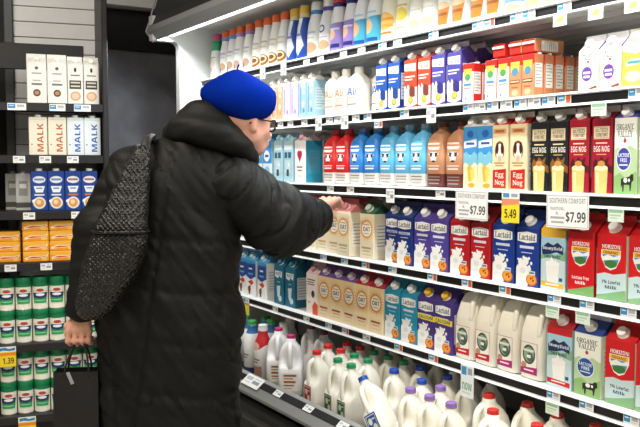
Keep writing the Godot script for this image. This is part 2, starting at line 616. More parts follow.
func art_red(called: String, lower: String, text1: String, text2: String, wave: String) -> void:
	cell(called, 95, 180, "d0121b", [["p", [16, 14, 84, 14, 84, 34, 68, 50, 50, 54, 32, 50, 16, 34], "f4f1e6"], ["p", [20, 30, 80, 30, 74, 42, 62, 49, 50, 51, 38, 49, 26, 42], "4c93c4"],
		["p", [20, 34, 40, 30, 60, 33, 80, 29, 80, 36, 20, 40], "f2f2ee"], ["e", 50, 44, 22, 6, "3a7a3c"], ["r", 16, 13, 68, 9.5, "b30d15"], ["t", "HORIZON", 50, 17.5, 6.5, 60, "ffffff"],
		["r", 18, 23, 64, 7, "f3c93b"], ["t", "ORGANIC", 50, 26.5, 4.6, 52, "8a1a12"],
		["p", [0, 62, 30, 58, 60, 60, 100, 56, 100, 100, 0, 100], lower], ["p", [0, 94, 40, 90, 100, 82, 100, 100, 0, 100], wave], ["t", text1, 52, 72, 5.5, 64, "1d3c54" if lower != "d0121b" else "ffffff"], ["t", text2, 52, 80, 5.5, 40, "1d3c54" if lower != "d0121b" else "ffffff"]])
	
func art_pasture(called: String, top: String, bottom: String) -> void:
	cell(called, 95, 185, "a9cfe0", [["r", 0, 0, 100, 12, top], ["p", [0, 44, 30, 36, 60, 42, 100, 34, 100, 60, 0, 60], "86b28a"], ["p", [0, 50, 40, 46, 100, 50, 100, 100, 0, 100], "c5dbe0"],
		["p", [6, 30, 30, 21, 52, 25, 70, 20, 94, 28, 92, 40, 66, 36, 40, 40, 8, 42], "16315f"], ["t", "Stonyfield", 50, 31, 7, 80, "ffffff", true], ["t", "ORGANIC", 50, 44, 5, 66, "16315f"],
		["p", [22, 56, 78, 54, 72, 88, 30, 88], "f3f3ee"], ["e", 50, 55, 28, 4, "fafaf6"], ["p", [36, 54, 46, 44, 56, 52, 66, 46, 62, 58, 40, 58], "f7f7f3"],
		["p", [4, 86, 96, 88, 96, 96, 4, 94], bottom], ["r", 22, 89.5, 56, 2.4, "f8f4ea"], ["r", 78, 78, 14, 6, "1d5b84"]])

func art_cow_bottle(called: String, col: String, pale: String, foot: String) -> void:
	cell(called, 140, 215, col, [["r", 0, 78, 100, 22, foot], ["p", [36, 33, 64, 33, 58, 38, 42, 38], pale], ["r", 38, 27, 24, 3, pale],
		["p", [42, 44.5, 46, 42, 54, 42, 58, 44.5, 54.5, 48, 53, 57, 47, 57, 45.5, 48], "f4f3ee"], ["p", [44, 43, 48.5, 43, 47.5, 51, 45, 48], "1e1b1a"], ["p", [56, 43, 51.5, 43, 52.5, 51, 55, 48], "1e1b1a"], ["e", 50, 57, 3, 1.6, "2a2422"],
		["r", 38, 64, 24, 1.6, pale], ["r", 41, 68.5, 18, 3, pale], ["r", 36, 82, 28, 2, "9a8f88"], ["r", 36, 87, 28, 2, "b3a8a0"], ["r", 40, 93, 20, 2, "b3a8a0"]])

func art_creamer(called: String, top: String, bg: String, extra: Array) -> void:
	var ops := [["r", 0, 0, 100, 9, top]]
	ops.append_array(extra)
	cell(called, 110, 200, bg, ops, 1.0)

func draw_print() -> void:
	atlas = Image.create(ATLAS, ATLAS, false, Image.FORMAT_RGB8)
	atlas.fill(Color.WHITE)
	cells["white"] = Rect2i(2, 2, 10, 10)
	art_lactose("lac_purple", "4d3f93", "")
	art_lactose("lac_red", "b3121f", "")
	art_lactose("lac_blue", "15398f", "")
	art_lactose("lac_navy", "112f78", "PROTEIN")
	art_lactose("lac_aqua", "1c8fb0", "")
	art_lactose("lac_calcium", "43327f", "", "ecd83c", "CALCIUM")
	art_lactose_small("small_blue", "1f55ab", "1b3f86")
	art_lactose_small("small_orange", "dc4a2a", "7a3a2a")
	art_lactose_small("small_purple", "4d489f", "332f7a")
	art_oat("oat_plain", "c4a468", "f6e6c2", "e2a04a", "f2e6cc")
	art_oat("oat_rust", "a8432a", "f4d9a8", "dd8f36", "f0d9b0")
	art_nog("nog_black", "17181c")
	art_nog("nog_red", "a20f2c")
	cell("nog_cream", 70, 205, "efd9ae", [["r", 10, 6, 80, 8, "d9a877"], ["r", 22, 8, 56, 4, "b5612e"], ["e", 50, 40, 30, 15, "8a3a1e"], ["e", 50, 43, 22, 14, "f5efe0"], ["e", 34, 36, 9, 9, "3a211a"], ["e", 66, 36, 9, 9, "3a211a"], ["e", 50, 52, 13, 5, "e3b59c"],
		["r", 16, 58, 68, 2, "a8763f"], ["r", 24, 62, 52, 2, "b98c58"], ["p", [8, 70, 92, 68, 92, 98, 8, 98], "c9221f"], ["t", "Egg", 50, 78, 10, 56, "fff6e0", true], ["t", "Nog", 50, 90, 10, 60, "fff6e0", true]])
	cell("vanilla", 70, 205, "f3e6bd", [["r", 0, 0, 100, 46, "3f95d4"], ["e", 50, 12, 22, 6, "2a62b4"], ["p", [8, 24, 92, 20, 92, 32, 8, 35], "f6f8fb"], ["r", 22, 25.5, 56, 4, "2a5ba8"], ["p", [0, 44, 24, 40, 50, 48, 76, 40, 100, 46, 100, 62, 80, 58, 50, 66, 20, 58, 0, 62], "7fc1d8"],
		["p", [30, 66, 46, 60, 62, 66, 58, 88, 40, 90], "eeb546"], ["p", [50, 70, 76, 64, 84, 80, 60, 92], "f6d16c"], ["e", 60, 95, 24, 4, "d89a3a"]])
	art_farm("farm_blue", "23549f")
	art_farm("farm_purple", "40439a", 205, 70)
	cell("farm_small", 72, 112, "f1f3ec", [["t", "ORGANIC", 50, 10, 8, 74, "4a5046", true], ["t", "VALLEY", 50, 19, 8, 62, "4a5046", true], ["e", 50, 28, 6, 3, "b8352b"], ["p", [0, 46, 30, 40, 70, 46, 100, 38, 100, 100, 0, 100], "cfe4c4"], ["e", 44, 58, 28, 20, "e9e4f2"], ["e", 44, 58, 25, 18, "6a3f9c"], ["r", 26, 52, 36, 6, "e9e2f4"], ["r", 28, 62, 32, 6, "e9e2f4"], ["p", [56, 94, 90, 88, 96, 94, 60, 98], "8a3a2a"]])
	cell("yellow_small", 72, 112, "f3c552", [["p", [0, 0, 100, 0, 100, 16, 60, 24, 0, 14], "f7f3e6"], ["p", [16, 42, 40, 34, 84, 36, 88, 48, 20, 52], "bfe0de"], ["r", 26, 40, 54, 6, "4a9aa4"], ["e", 50, 76, 36, 14, "f9e6ac"], ["e", 58, 74, 18, 8, "f3f0e0"]])
	art_red("red_green", "d0121b", "Lactose Free", "Milk", "7cae6a")
	art_red("red_pale", "c9dfe2", "1% Lowfat", "Milk", "86b784")
	art_pasture("pasture_yellow", "f1bf3a", "e8b63a")
	art_pasture("pasture_red", "c2202a", "c7222c")
	art_cow_bottle("cow_red", "d3201f", "f7eeee", "f3f3f0")
	art_cow_bottle("cow_blue", "2b82d0", "f0f4fa", "f3f3f0")
	art_cow_bottle("cow_sky", "5fb4de", "eef6fa", "f3f3f0")
	art_cow_bottle("cow_brown", "bd8560", "efe0d0", "6f3026")
	# slim cartons and plant-milk bottles on the second shelf
	for e in [["slim_orange", "f0b184", "d98a52"], ["slim_lilac", "cfc6e4", "8f86bc"], ["slim_blue", "9fc4e6", "4f7fb8"]]:
		cell(e[0], 62, 165, e[1], [["r", 0, 0, 100, 5, "f1efe9"], ["r", 44, 8, 46, 12, "f4efe4"], ["r", 24, 16, 10, 70, e[2]], ["e", 66, 30, 14, 6, "f7f4ea"], ["e", 60, 62, 16, 8, "f2ead6"], ["e", 70, 80, 12, 6, e[2]]])
	for e in [["malk_orange", "d97b3f"], ["malk_blue", "2c5fa8"]]:
		cell(e[0], 110, 165, "f3f0e8", [["r", 24, 30, 52, 2, "d9c9ae"], ["t", "MALK", 50, 48, 18, 46, e[1]], ["r", 30, 62, 40, 2.4, "c9bda6"], ["r", 34, 68, 30, 2, "d8cfbd"], ["r", 30, 78, 40, 2, e[1]]], 1.2)
	# third shelf, far end
	cell("water_blue", 90, 200, "3f8fcf", [["r", 0, 55, 100, 45, "dbe9f2"], ["e", 50, 36, 32, 14, "f2f6fa"], ["r", 30, 33, 40, 6, "1d4f95"], ["e", 54, 72, 26, 10, "8ec0e0"]], 1.0)
	cell("glacier", 90, 200, "a9cfdc", [["r", 10, 10, 80, 12, "dcecf1"], ["r", 14, 28, 30, 14, "2b5f74"], ["r", 54, 28, 32, 14, "2b5f74"], ["r", 20, 48, 60, 30, "c7e1ea"], ["r", 36, 70, 26, 16, "2a3f52"], ["e", 60, 58, 10, 5, "eef5f8"]], 1.0)
	cell("heart", 95, 200, "f5f2f1", [["e", 38, 32, 13, 8, "b51f4b"], ["e", 56, 32, 13, 8, "b51f4b"], ["p", [25, 34, 69, 34, 47, 52], "b51f4b"], ["r", 22, 62, 52, 3, "6a5560"], ["r", 28, 70, 40, 3, "8a7580"], ["r", 22, 84, 50, 2, "cfc4ca"]], 1.0)
	# fifth shelf, far end
	cell("blue_white", 92, 180, "f2f4f6", [["r", 0, 0, 100, 10, "3b9bd6"], ["p", [0, 10, 100, 8, 100, 44, 50, 54, 0, 46], "1e4ea0"], ["e", 50, 24, 28, 10, "143a7c"], ["r", 30, 21.5, 40, 5, "eef3fa"], ["r", 24, 36, 52, 5, "6fb3e2"], ["p", [20, 62, 60, 54, 84, 62, 60, 70], "d8402e"], ["e", 34, 82, 18, 8, "d9962e"], ["p", [26, 74, 50, 70, 44, 96, 28, 96], "5c3a24"]], 1.0)
	cell("teal_box", 92, 180, "1f6a87", [["p", [12, 12, 88, 12, 84, 30, 56, 24, 46, 32, 14, 28], "eef3f4"], ["t", "NOT", 50, 19, 9, 56, "1f6a87"], ["p", [30, 52, 70, 50, 62, 80, 50, 84, 38, 80], "d7e6ea"], ["e", 66, 84, 18, 8, "cfe2e8"], ["r", 36, 40, 30, 3, "9cc6d2"]], 1.0)
	cell("pink_white", 80, 180, "f4e9e2", [["r", 12, 14, 70, 3, "5a4a44"], ["r", 12, 20, 60, 3, "7a6a64"], ["r", 12, 26, 66, 3, "7a6a64"], ["e", 62, 50, 14, 9, "2f2a2a"], ["p", [56, 80, 80, 66, 100, 74, 100, 100, 60, 100], "e8573a"], ["r", 16, 70, 26, 3, "c98a78"]], 1.0)
	# jug labels
	for e in [["jug_red", "c01f26"], ["jug_magenta", "a3216e"]]:
		cell(e[0], 70, 95, "f2ede2", [["r", 0, 0, 100, 2, e[1]], ["r", 0, 0, 2, 100, e[1]], ["r", 98, 0, 2, 100, e[1]], ["e", 50, 38, 38, 31, "3c5348"], ["e", 50, 38, 30, 24, "8fa592"], ["e", 56, 46, 20, 14, "47614f"], ["r", 18, 22, 62, 8, "e8ead8"], ["r", 38, 40, 24, 10, "f2ede2"], ["e", 20, 74, 16, 11, "b98a64"], ["p", [0, 82, 100, 76, 100, 100, 0, 100], e[1]], ["r", 20, 86, 60, 5, "f6e6e4"]])
	for e in [["tag_red", "b4202a"], ["tag_green", "2d6a3c"], ["tag_blue", "23569c"]]:
		cell(e[0], 60, 90, e[1], [["r", 8, 6, 84, 88, "e9ece2"], ["r", 12, 9, 76, 82, e[1]], ["e", 36, 30, 18, 14, "e8ead8"], ["e", 64, 56, 18, 14, "dfe6d4"], ["e", 38, 78, 16, 10, "e8ead8"], ["r", 56, 20, 26, 6, "f1f1e8"]], 1.0)
	cell("jug_pink", 60, 80, "efe8dc", [["r", 10, 10, 80, 10, "8a5a3a"], ["r", 10, 28, 60, 8, "b58a62"], ["r", 10, 44, 76, 12, "a0522e"], ["r", 10, 66, 66, 8, "8a5a3a"], ["r", 10, 82, 50, 6, "b58a62"]], 1.0)
	cell("kefir_green", 100, 200, "f1f2ee", [["r", 0, 6, 100, 12, "2f73ab"], ["r", 30, 60, 40, 3, "5a5f66"], ["r", 34, 66, 30, 3, "7d828a"], ["r", 0, 88, 100, 12, "2b4a86"]], 0.8)
	cell("kefir_plain", 100, 200, "f2f2f0", [["r", 30, 50, 40, 20, "dfe0e0"], ["r", 34, 54, 32, 3, "8f9498"], ["r", 34, 60, 24, 3, "a9adb0"]], 0.8)
	cell("kefir_red", 100, 200, "f3f1ee", [["p", [0, 4, 100, 4, 100, 30, 66, 40, 40, 34, 0, 40], "c5252b"], ["e", 50, 34, 20, 8, "e9b7a6"], ["r", 28, 60, 44, 3, "6a5f5a"], ["r", 28, 66, 36, 3, "8a7f7a"], ["p", [20, 76, 80, 74, 80, 96, 20, 96], "c98d7c"]], 0.8)
	# creamers
	art_creamer("cream_green", "1f9a66", "f4f3ec", [["r", 0, 9, 100, 18, "2f9f6e"], ["e", 50, 60, 22, 14, "e9d7c4"], ["e", 40, 76, 16, 8, "d99a8a"], ["r", 24, 44, 50, 3, "8ab09a"]])
	art_creamer("cream_sky", "6aa0d6", "f6f3ec", [["r", 22, 40, 56, 4, "c4b8d8"], ["e", 56, 76, 22, 10, "c9a07a"], ["e", 36, 84, 16, 8, "6a5a8a"], ["r", 28, 50, 44, 3, "d8cfc0"]])
	art_creamer("cream_mauve", "a98fc6", "f6f3ec", [["r", 22, 40, 56, 4, "cbb6d8"], ["e", 56, 78, 22, 10, "caa088"], ["e", 34, 84, 16, 8, "5c4a3a"], ["r", 28, 50, 44, 3, "d8cfc0"]])
	art_creamer("cream_mug", "f4efe4", "f7f3e9", [["r", 22, 38, 56, 4, "d8c49a"], ["e", 50, 82, 34, 13, "a2652c"], ["e", 50, 80, 26, 9, "f0dcb4"], ["e", 52, 80, 16, 5, "8a4f20"], ["r", 28, 50, 44, 4, "e3cfa8"]])
	art_creamer("cream_swirl", "e9d9a0", "1f4fae", [["p", [30, 10, 70, 10, 60, 40, 78, 70, 50, 92, 26, 70, 44, 40], "f5f5f2"], ["r", 40, 44, 26, 5, "6a86c4"], ["e", 50, 74, 14, 6, "f1ead6"]])
	art_creamer("cream_azure", "4f97d2", "f6f4ec", [["e", 50, 80, 30, 12, "dcae84"], ["r", 24, 46, 52, 4, "b9cfe4"], ["r", 30, 58, 40, 3, "d8cab0"]])
	art_creamer("cream_violet", "6c5ab4", "f7f5ee", [["e", 50, 46, 14, 8, "5b4aa8"], ["e", 50, 46, 9, 5, "f7f5ee"], ["e", 56, 80, 24, 10, "e0b98e"], ["r", 26, 62, 48, 3, "cfc4dc"]])
	art_creamer("cream_plum", "3a2f86", "f4f0ec", [["p", [0, 46, 100, 40, 100, 100, 0, 100], "9a86c8"], ["e", 40, 64, 22, 12, "f0b078"], ["r", 20, 52, 60, 4, "efe6f4"], ["r", 20, 84, 60, 8, "2f2a78"]])
	art_creamer("cream_cyan", "2a6fc0", "f4f4ee", [["p", [0, 52, 100, 46, 100, 100, 0, 100], "4fb4d6"], ["e", 40, 66, 22, 14, "efb070"], ["r", 18, 88, 64, 7, "20509c"], ["r", 24, 38, 52, 4, "bcd2e6"]])
	art_creamer("cream_sun", "f3d25a", "f8f0d2", [["e", 50, 64, 34, 16, "f2b84a"], ["r", 20, 58, 60, 5, "e38b2e"], ["r", 20, 70, 60, 5, "e9a03e"], ["r", 24, 84, 52, 4, "d97a2a"]])
	art_creamer("cream_lemon", "f4e68a", "fbf5dc", [["e", 56, 58, 22, 12, "f1d54a"], ["r", 22, 40, 56, 4, "e6c27a"], ["r", 24, 80, 46, 4, "e0b9a0"]])
	art_creamer("cream_pale", "f2efe2", "f9f6ea", [["r", 20, 36, 60, 4, "ead9b4"], ["r", 24, 56, 52, 3, "e8dcc0"], ["e", 50, 82, 26, 8, "f0d2b0"]])
	art_creamer("cream_cup", "d9e4ee", "f6f4ee", [["p", [22, 62, 78, 60, 68, 94, 32, 94], "d98a3a"], ["e", 50, 62, 28, 6, "f0cfa0"], ["r", 26, 74, 44, 5, "a85f24"], ["r", 24, 40, 52, 5, "b4cbe0"]])
	art_creamer("cream_frost", "b9d4ea", "eef2f4", [["r", 14, 50, 72, 34, "8fb9de"], ["r", 24, 58, 52, 5, "eef4f8"], ["r", 28, 68, 40, 4, "dbe8f2"], ["e", 50, 92, 24, 5, "e3c49a"]])
	# juice-box sized milks
	cell("mini_white", 54, 128, "f2efe8", [["r", 0, 0, 100, 22, "d3241f"], ["p", [12, 14, 88, 14, 80, 38, 50, 46, 20, 38], "f3cf4a"], ["e", 50, 36, 26, 9, "4f9a62"], ["r", 16, 52, 68, 7, "4a8ac0"], ["r", 18, 62, 64, 4, "d98a80"], ["r", 18, 78, 64, 3, "c9b8b0"], ["e", 30, 90, 8, 4, "5a7a9a"]])
	cell("mini_orange", 54, 128, "d49066", [["r", 0, 0, 100, 24, "d3241f"], ["p", [12, 14, 88, 14, 80, 38, 50, 46, 20, 38], "f3cf4a"], ["e", 50, 38, 26, 10, "4f8fae"], ["r", 10, 58, 80, 9, "6a3018"], ["r", 14, 60, 70, 4, "e9c9a0"], ["r", 20, 74, 58, 4, "b85a2c"], ["e", 50, 88, 24, 7, "f0b890"]])
	# dry shelving
	cell("barista_brown", 100, 230, "efeee9", [["e", 50, 12, 9, 4, "5d5a55"], ["r", 26, 24, 48, 3, "8f8c86"], ["r", 30, 42, 40, 3, "b5b0a8"], ["r", 24, 50, 52, 5, "77716a"], ["e", 50, 74, 19, 9, "5a3d2a"], ["e", 50, 74, 12, 5, "b58a62"]])
	cell("barista_dark", 80, 230, "edebe4", [["p", [44, 8, 56, 8, 58, 16, 50, 20, 42, 16], "24231f"], ["r", 20, 26, 60, 3, "6a665f"], ["r", 12, 40, 76, 22, "3a4038"], ["r", 20, 44, 60, 4, "d8d2c4"], ["r", 20, 53, 60, 4, "d8d2c4"], ["e", 50, 80, 34, 12, "d9a982"], ["e", 50, 80, 24, 8, "edcbab"]])
	cell("malk_tall_brown", 88, 190, "efe7d3", [["v", "MALK", 62, 54, 34, 74, "b5663c"], ["r", 10, 5, 80, 3, "cfe0c8"], ["e", 16, 72, 4, 2, "b5663c"]])
	cell("malk_tall_blue", 88, 190, "e3ebf1", [["v", "MALK", 62, 54, 34, 74, "275fae"], ["r", 10, 5, 80, 3, "cfe0c8"], ["e", 16, 72, 4, 2, "275fae"]])
	for e in [["breeze_white", "dfe3ea"], ["breeze_orange", "d67a35"]]:
		cell(e[0], 80, 200, "173f8f", [["e", 50, 22, 38, 9, "dfe4ec"], ["r", 20, 19, 60, 5, "6f86b4" if e[1] == "dfe3ea" else "a86a52"], ["p", [16, 38, 84, 38, 72, 54, 28, 54], "e8ecf1"], ["r", 32, 42, 36, 3, "4a66a0"], ["r", 20, 58, 60, 4, e[1]], ["e", 50, 80, 38, 15, "efe6d4"], ["e", 50, 80, 28, 11, "d99a5c"], ["e", 46, 78, 14, 6, "f2d2a4"], ["p", [4, 74, 20, 70, 24, 76, 8, 80], "f4f4f0"]])
	cell("grey_tall", 80, 200, "b9bab8", [["r", 20, 20, 60, 40, "8a8c8c"], ["r", 26, 28, 48, 12, "d8d8d4"], ["r", 0, 78, 100, 14, "4a4a4a"]], 1.0)
	cell("cheese_box", 126, 56, "f39a1e", [["p", [0, 0, 100, 0, 100, 30, 60, 44, 0, 36], "f7b53a"], ["p", [6, 60, 30, 40, 70, 44, 96, 28, 94, 54, 60, 68, 30, 70, 8, 82], "f6e3c0"], ["p", [14, 64, 34, 50, 72, 52, 90, 40, 88, 50, 60, 62, 34, 66], "d84a1c"], ["e", 82, 74, 12, 16, "f8c860"]])
	cell("green_can", 130, 165, "eceadb", [["r", 0, 0, 100, 18, "0f7a4c"], ["r", 0, 34, 100, 3, "d8c9b0"], ["e", 50, 31, 16, 6, "b5433a"], ["p", [14, 40, 86, 40, 80, 58, 50, 62, 20, 58], "1f2f63"], ["e", 50, 47, 20, 5, "eef0f4"], ["p", [18, 56, 50, 62, 82, 56, 78, 78, 22, 78], "2f9a55"], ["r", 26, 66, 48, 4, "8fd0a2"], ["r", 10, 80, 80, 2, "b9c9a4"]])
	# tickets and signs
	cell("ticket_blue", 46, 34, "eef1f2", [["r", 4, 14, 40, 60, "3f8fc4"], ["r", 10, 30, 26, 12, "dcebf4"], ["r", 52, 20, 40, 34, "aab4ba"], ["r", 52, 64, 40, 10, "c9cfd2"]])
	cell("ticket_plain", 46, 34, "f2f2ee", [["r", 8, 16, 36, 34, "b7bcc0"], ["r", 52, 16, 38, 12, "c4c8ca"], ["r", 52, 40, 38, 30, "8f979c"], ["r", 8, 66, 36, 12, "cfd2d2"]])
	cell("ticket_red", 46, 34, "f1efec", [["r", 6, 12, 50, 58, "4f97c6"], ["r", 64, 10, 32, 76, "d0603c"], ["r", 14, 30, 34, 14, "e2eef5"]])
	cell("ticket_green", 46, 40, "dbe8d8", [["r", 6, 8, 88, 26, "8fb79a"], ["r", 12, 46, 70, 12, "a9c7ae"], ["r", 12, 68, 50, 10, "b9d2bc"]])
	cell("ticket_orange", 46, 40, "f4ece0", [["p", [20, 60, 40, 26, 70, 20, 82, 46, 60, 76], "e6b06a"], ["r", 10, 8, 60, 10, "d7cfc4"]])
	cell("ticket_yellow", 46, 70, "f0da36", [["r", 0, 0, 100, 30, "eef0f1"], ["r", 6, 5, 44, 20, "4f97c6"], ["r", 56, 8, 36, 14, "aeb6ba"], ["r", 0, 30, 100, 12, "e08a52"]])
	cell("sign_yellow", 80, 100, "f0da2e", [["r", 0, 0, 100, 22, "eef0f1"], ["r", 8, 4, 36, 14, "4a8fc0"], ["r", 54, 5, 36, 11, "9aa3a8"], ["p", [0, 22, 100, 22, 100, 38, 0, 46], "e3906a"], ["t", "5.49", 50, 70, 30, 66, "1c1a12"]], 2.0)
	cell("sign_white", 160, 100, "f1f1ee", [["r", 2, 3, 96, 1.6, "8a8d90"], ["r", 2, 95, 96, 1.6, "8a8d90"], ["r", 2, 3, 1, 94, "8a8d90"], ["r", 97, 3, 1, 94, "8a8d90"], ["t", "SOUTHERN COMFORT", 50, 18, 16, 86, "8d9196"], ["t", "TRADITIONAL", 26, 42, 9, 36, "8d9196"], ["t", "&", 26, 56, 8, 8, "8d9196"], ["r", 10, 66, 34, 7, "a5a9ac"], ["r", 12, 80, 30, 6, "a5a9ac"], ["t", "$7.99", 70, 66, 34, 46, "34373a"]], 2.0)
	cell("sign_colour", 46, 60, "e6edf1", [["r", 6, 6, 40, 26, "3f8fc4"], ["r", 54, 8, 36, 20, "9aa6ac"], ["t", "now", 50, 66, 24, 74, "5f9a6a"], ["r", 10, 84, 70, 6, "c9d2d6"]])
	cell("shelf_yellow", 80, 105, "f4d81f", [["r", 0, 0, 100, 26, "eef0f1"], ["p", [6, 6, 40, 4, 60, 12, 96, 6, 94, 20, 60, 22, 30, 18, 8, 22], "2f7fb4"], ["r", 0, 30, 100, 16, "f08a2e"], ["t", "1.39", 56, 70, 30, 62, "2a2412"]], 1.0)
	# carton sides
	for e in [["purple", "4d3f93", "d9d6e8"], ["red", "b3121f", "ead6d4"], ["blue", "15398f", "d0d8ea"], ["aqua", "1c7f9e", "d4e4ea"], ["cream", "efe2c4", "f5efe0"], ["white", "f0efea", "e3e4e2"], ["black", "1b1b1e", "3a3733"], ["wine", "8f0f28", "b98a84"], ["tealside", "2f93b4", "3fa3c4"],
			["sky", "a5cbd8", "c9e0e8"], ["redpanel", "d3241f", "efeee8"], ["orangepanel", "cf8458", "efe9df"], ["green", "dfe9d4", "f2f4ea"], ["navy", "173f8f", "d8dee8"], ["orangebox", "ef9a22", "f6c266"], ["yellow", "f0c24c", "f6e2a4"], ["lilac", "d5cfe6", "f0eff2"], ["tealbox", "1b5f7a", "d6dcdc"]]:
		side_cell("side_" + e[0], e[1], e[2])
	atlas_tex = ImageTexture.create_from_image(atlas)
	print_mat = StandardMaterial3D.new()
	print_mat.albedo_texture = atlas_tex
	print_mat.vertex_color_use_as_albedo = true
	print_mat.roughness = 0.42

# ------------------------------------------------------------------ the range of goods
func kind(id: String, called: String, category: String, group: String, desc: String, short: String, shape: String, k: Dictionary) -> void:
	k.id = id
	k.called = called
	k.category = category
	k.group = group
	k.desc = desc
	k.short = short
	k.shape = shape
	kinds[id] = k

func half(front: String, side: String, roof: String, cap := "f2f2ee", fin := "") -> Dictionary:
	return {"w": 0.094, "d": 0.094, "hb": 0.180, "hr": 0.217, "front": front, "side": "side_" + side, "roof": roof, "cap": cap, "fin": fin if fin != "" else roof}

func quart(front: String, side: String, roof: String, cap := "f2f2ee", fin := "", hb := 0.205, hr := 0.226) -> Dictionary:
	return {"w": 0.070, "d": 0.070, "hb": hb, "hr": hr, "front": front, "side": "side_" + side, "roof": roof, "cap": cap, "fin": fin if fin != "" else roof, "capr": 0.0135}

func bottle_round(front: String, cap: String, ringcol := "", wide := 0.036) -> Dictionary:
	var k := {"front": front, "cap": cap, "capshape": {"r": 0.0255, "h": 0.037, "tall": true}, "profile": [[0.0, wide * 0.9, wide * 0.9, 2.4], [0.004, wide, wide, 2.4], [0.05, wide, wide, 2.4], [0.10, wide * 0.99, wide * 0.99, 2.3], [0.14, wide * 0.90, wide * 0.90, 2.2], [0.172, wide * 0.74, wide * 0.74, 2], [0.192, 0.025, 0.025, 2], [0.206, 0.0245, 0.0245, 2]]}
	if ringcol != "":
		k.ringcol = ringcol
	return k

func bottle_square(front: String, cap: String) -> Dictionary:
	return {"front": front, "cap": cap, "n": 32, "capshape": {"r": 0.019, "h": 0.017}, "profile": [[0.0, 0.040, 0.040, 4], [0.005, 0.0455, 0.0455, 5], [0.046, 0.0455, 0.0455, 5], [0.05, 0.0470, 0.0470, 5], [0.11, 0.0475, 0.0475, 5], [0.112, 0.0465, 0.0465, 5], [0.15, 0.0465, 0.0465, 5], [0.172, 0.043, 0.043, 4], [0.192, 0.030, 0.030, 3], [0.200, 0.020, 0.020, 2.2], [0.212, 0.0185, 0.0185, 2]]}

func bottle_malk(front: String) -> Dictionary:
	return {"front": front, "cap": "f2efe6", "n": 32, "capshape": {"r": 0.019, "h": 0.018}, "profile": [[0.0, 0.036, 0.036, 3.4], [0.004, 0.0405, 0.0405, 4], [0.12, 0.0405, 0.0405, 4], [0.142, 0.037, 0.037, 3.4], [0.155, 0.026, 0.026, 2.6], [0.162, 0.0195, 0.0195, 2], [0.172, 0.0185, 0.0185, 2]]}

func kefir(front: String, cap: String, ringcol := "") -> Dictionary:
	var k := {"front": front, "cap": cap, "capshape": {"r": 0.0225, "h": 0.022}, "profile": [[0.0, 0.036, 0.036, 2.2], [0.004, 0.041, 0.041, 2.4], [0.145, 0.041, 0.041, 2.4], [0.175, 0.036, 0.036, 2.2], [0.198, 0.027, 0.027, 2], [0.208, 0.0235, 0.0235, 2], [0.232, 0.023, 0.023, 2]]}
	if ringcol != "":
		k.ringcol = ringcol
	return k

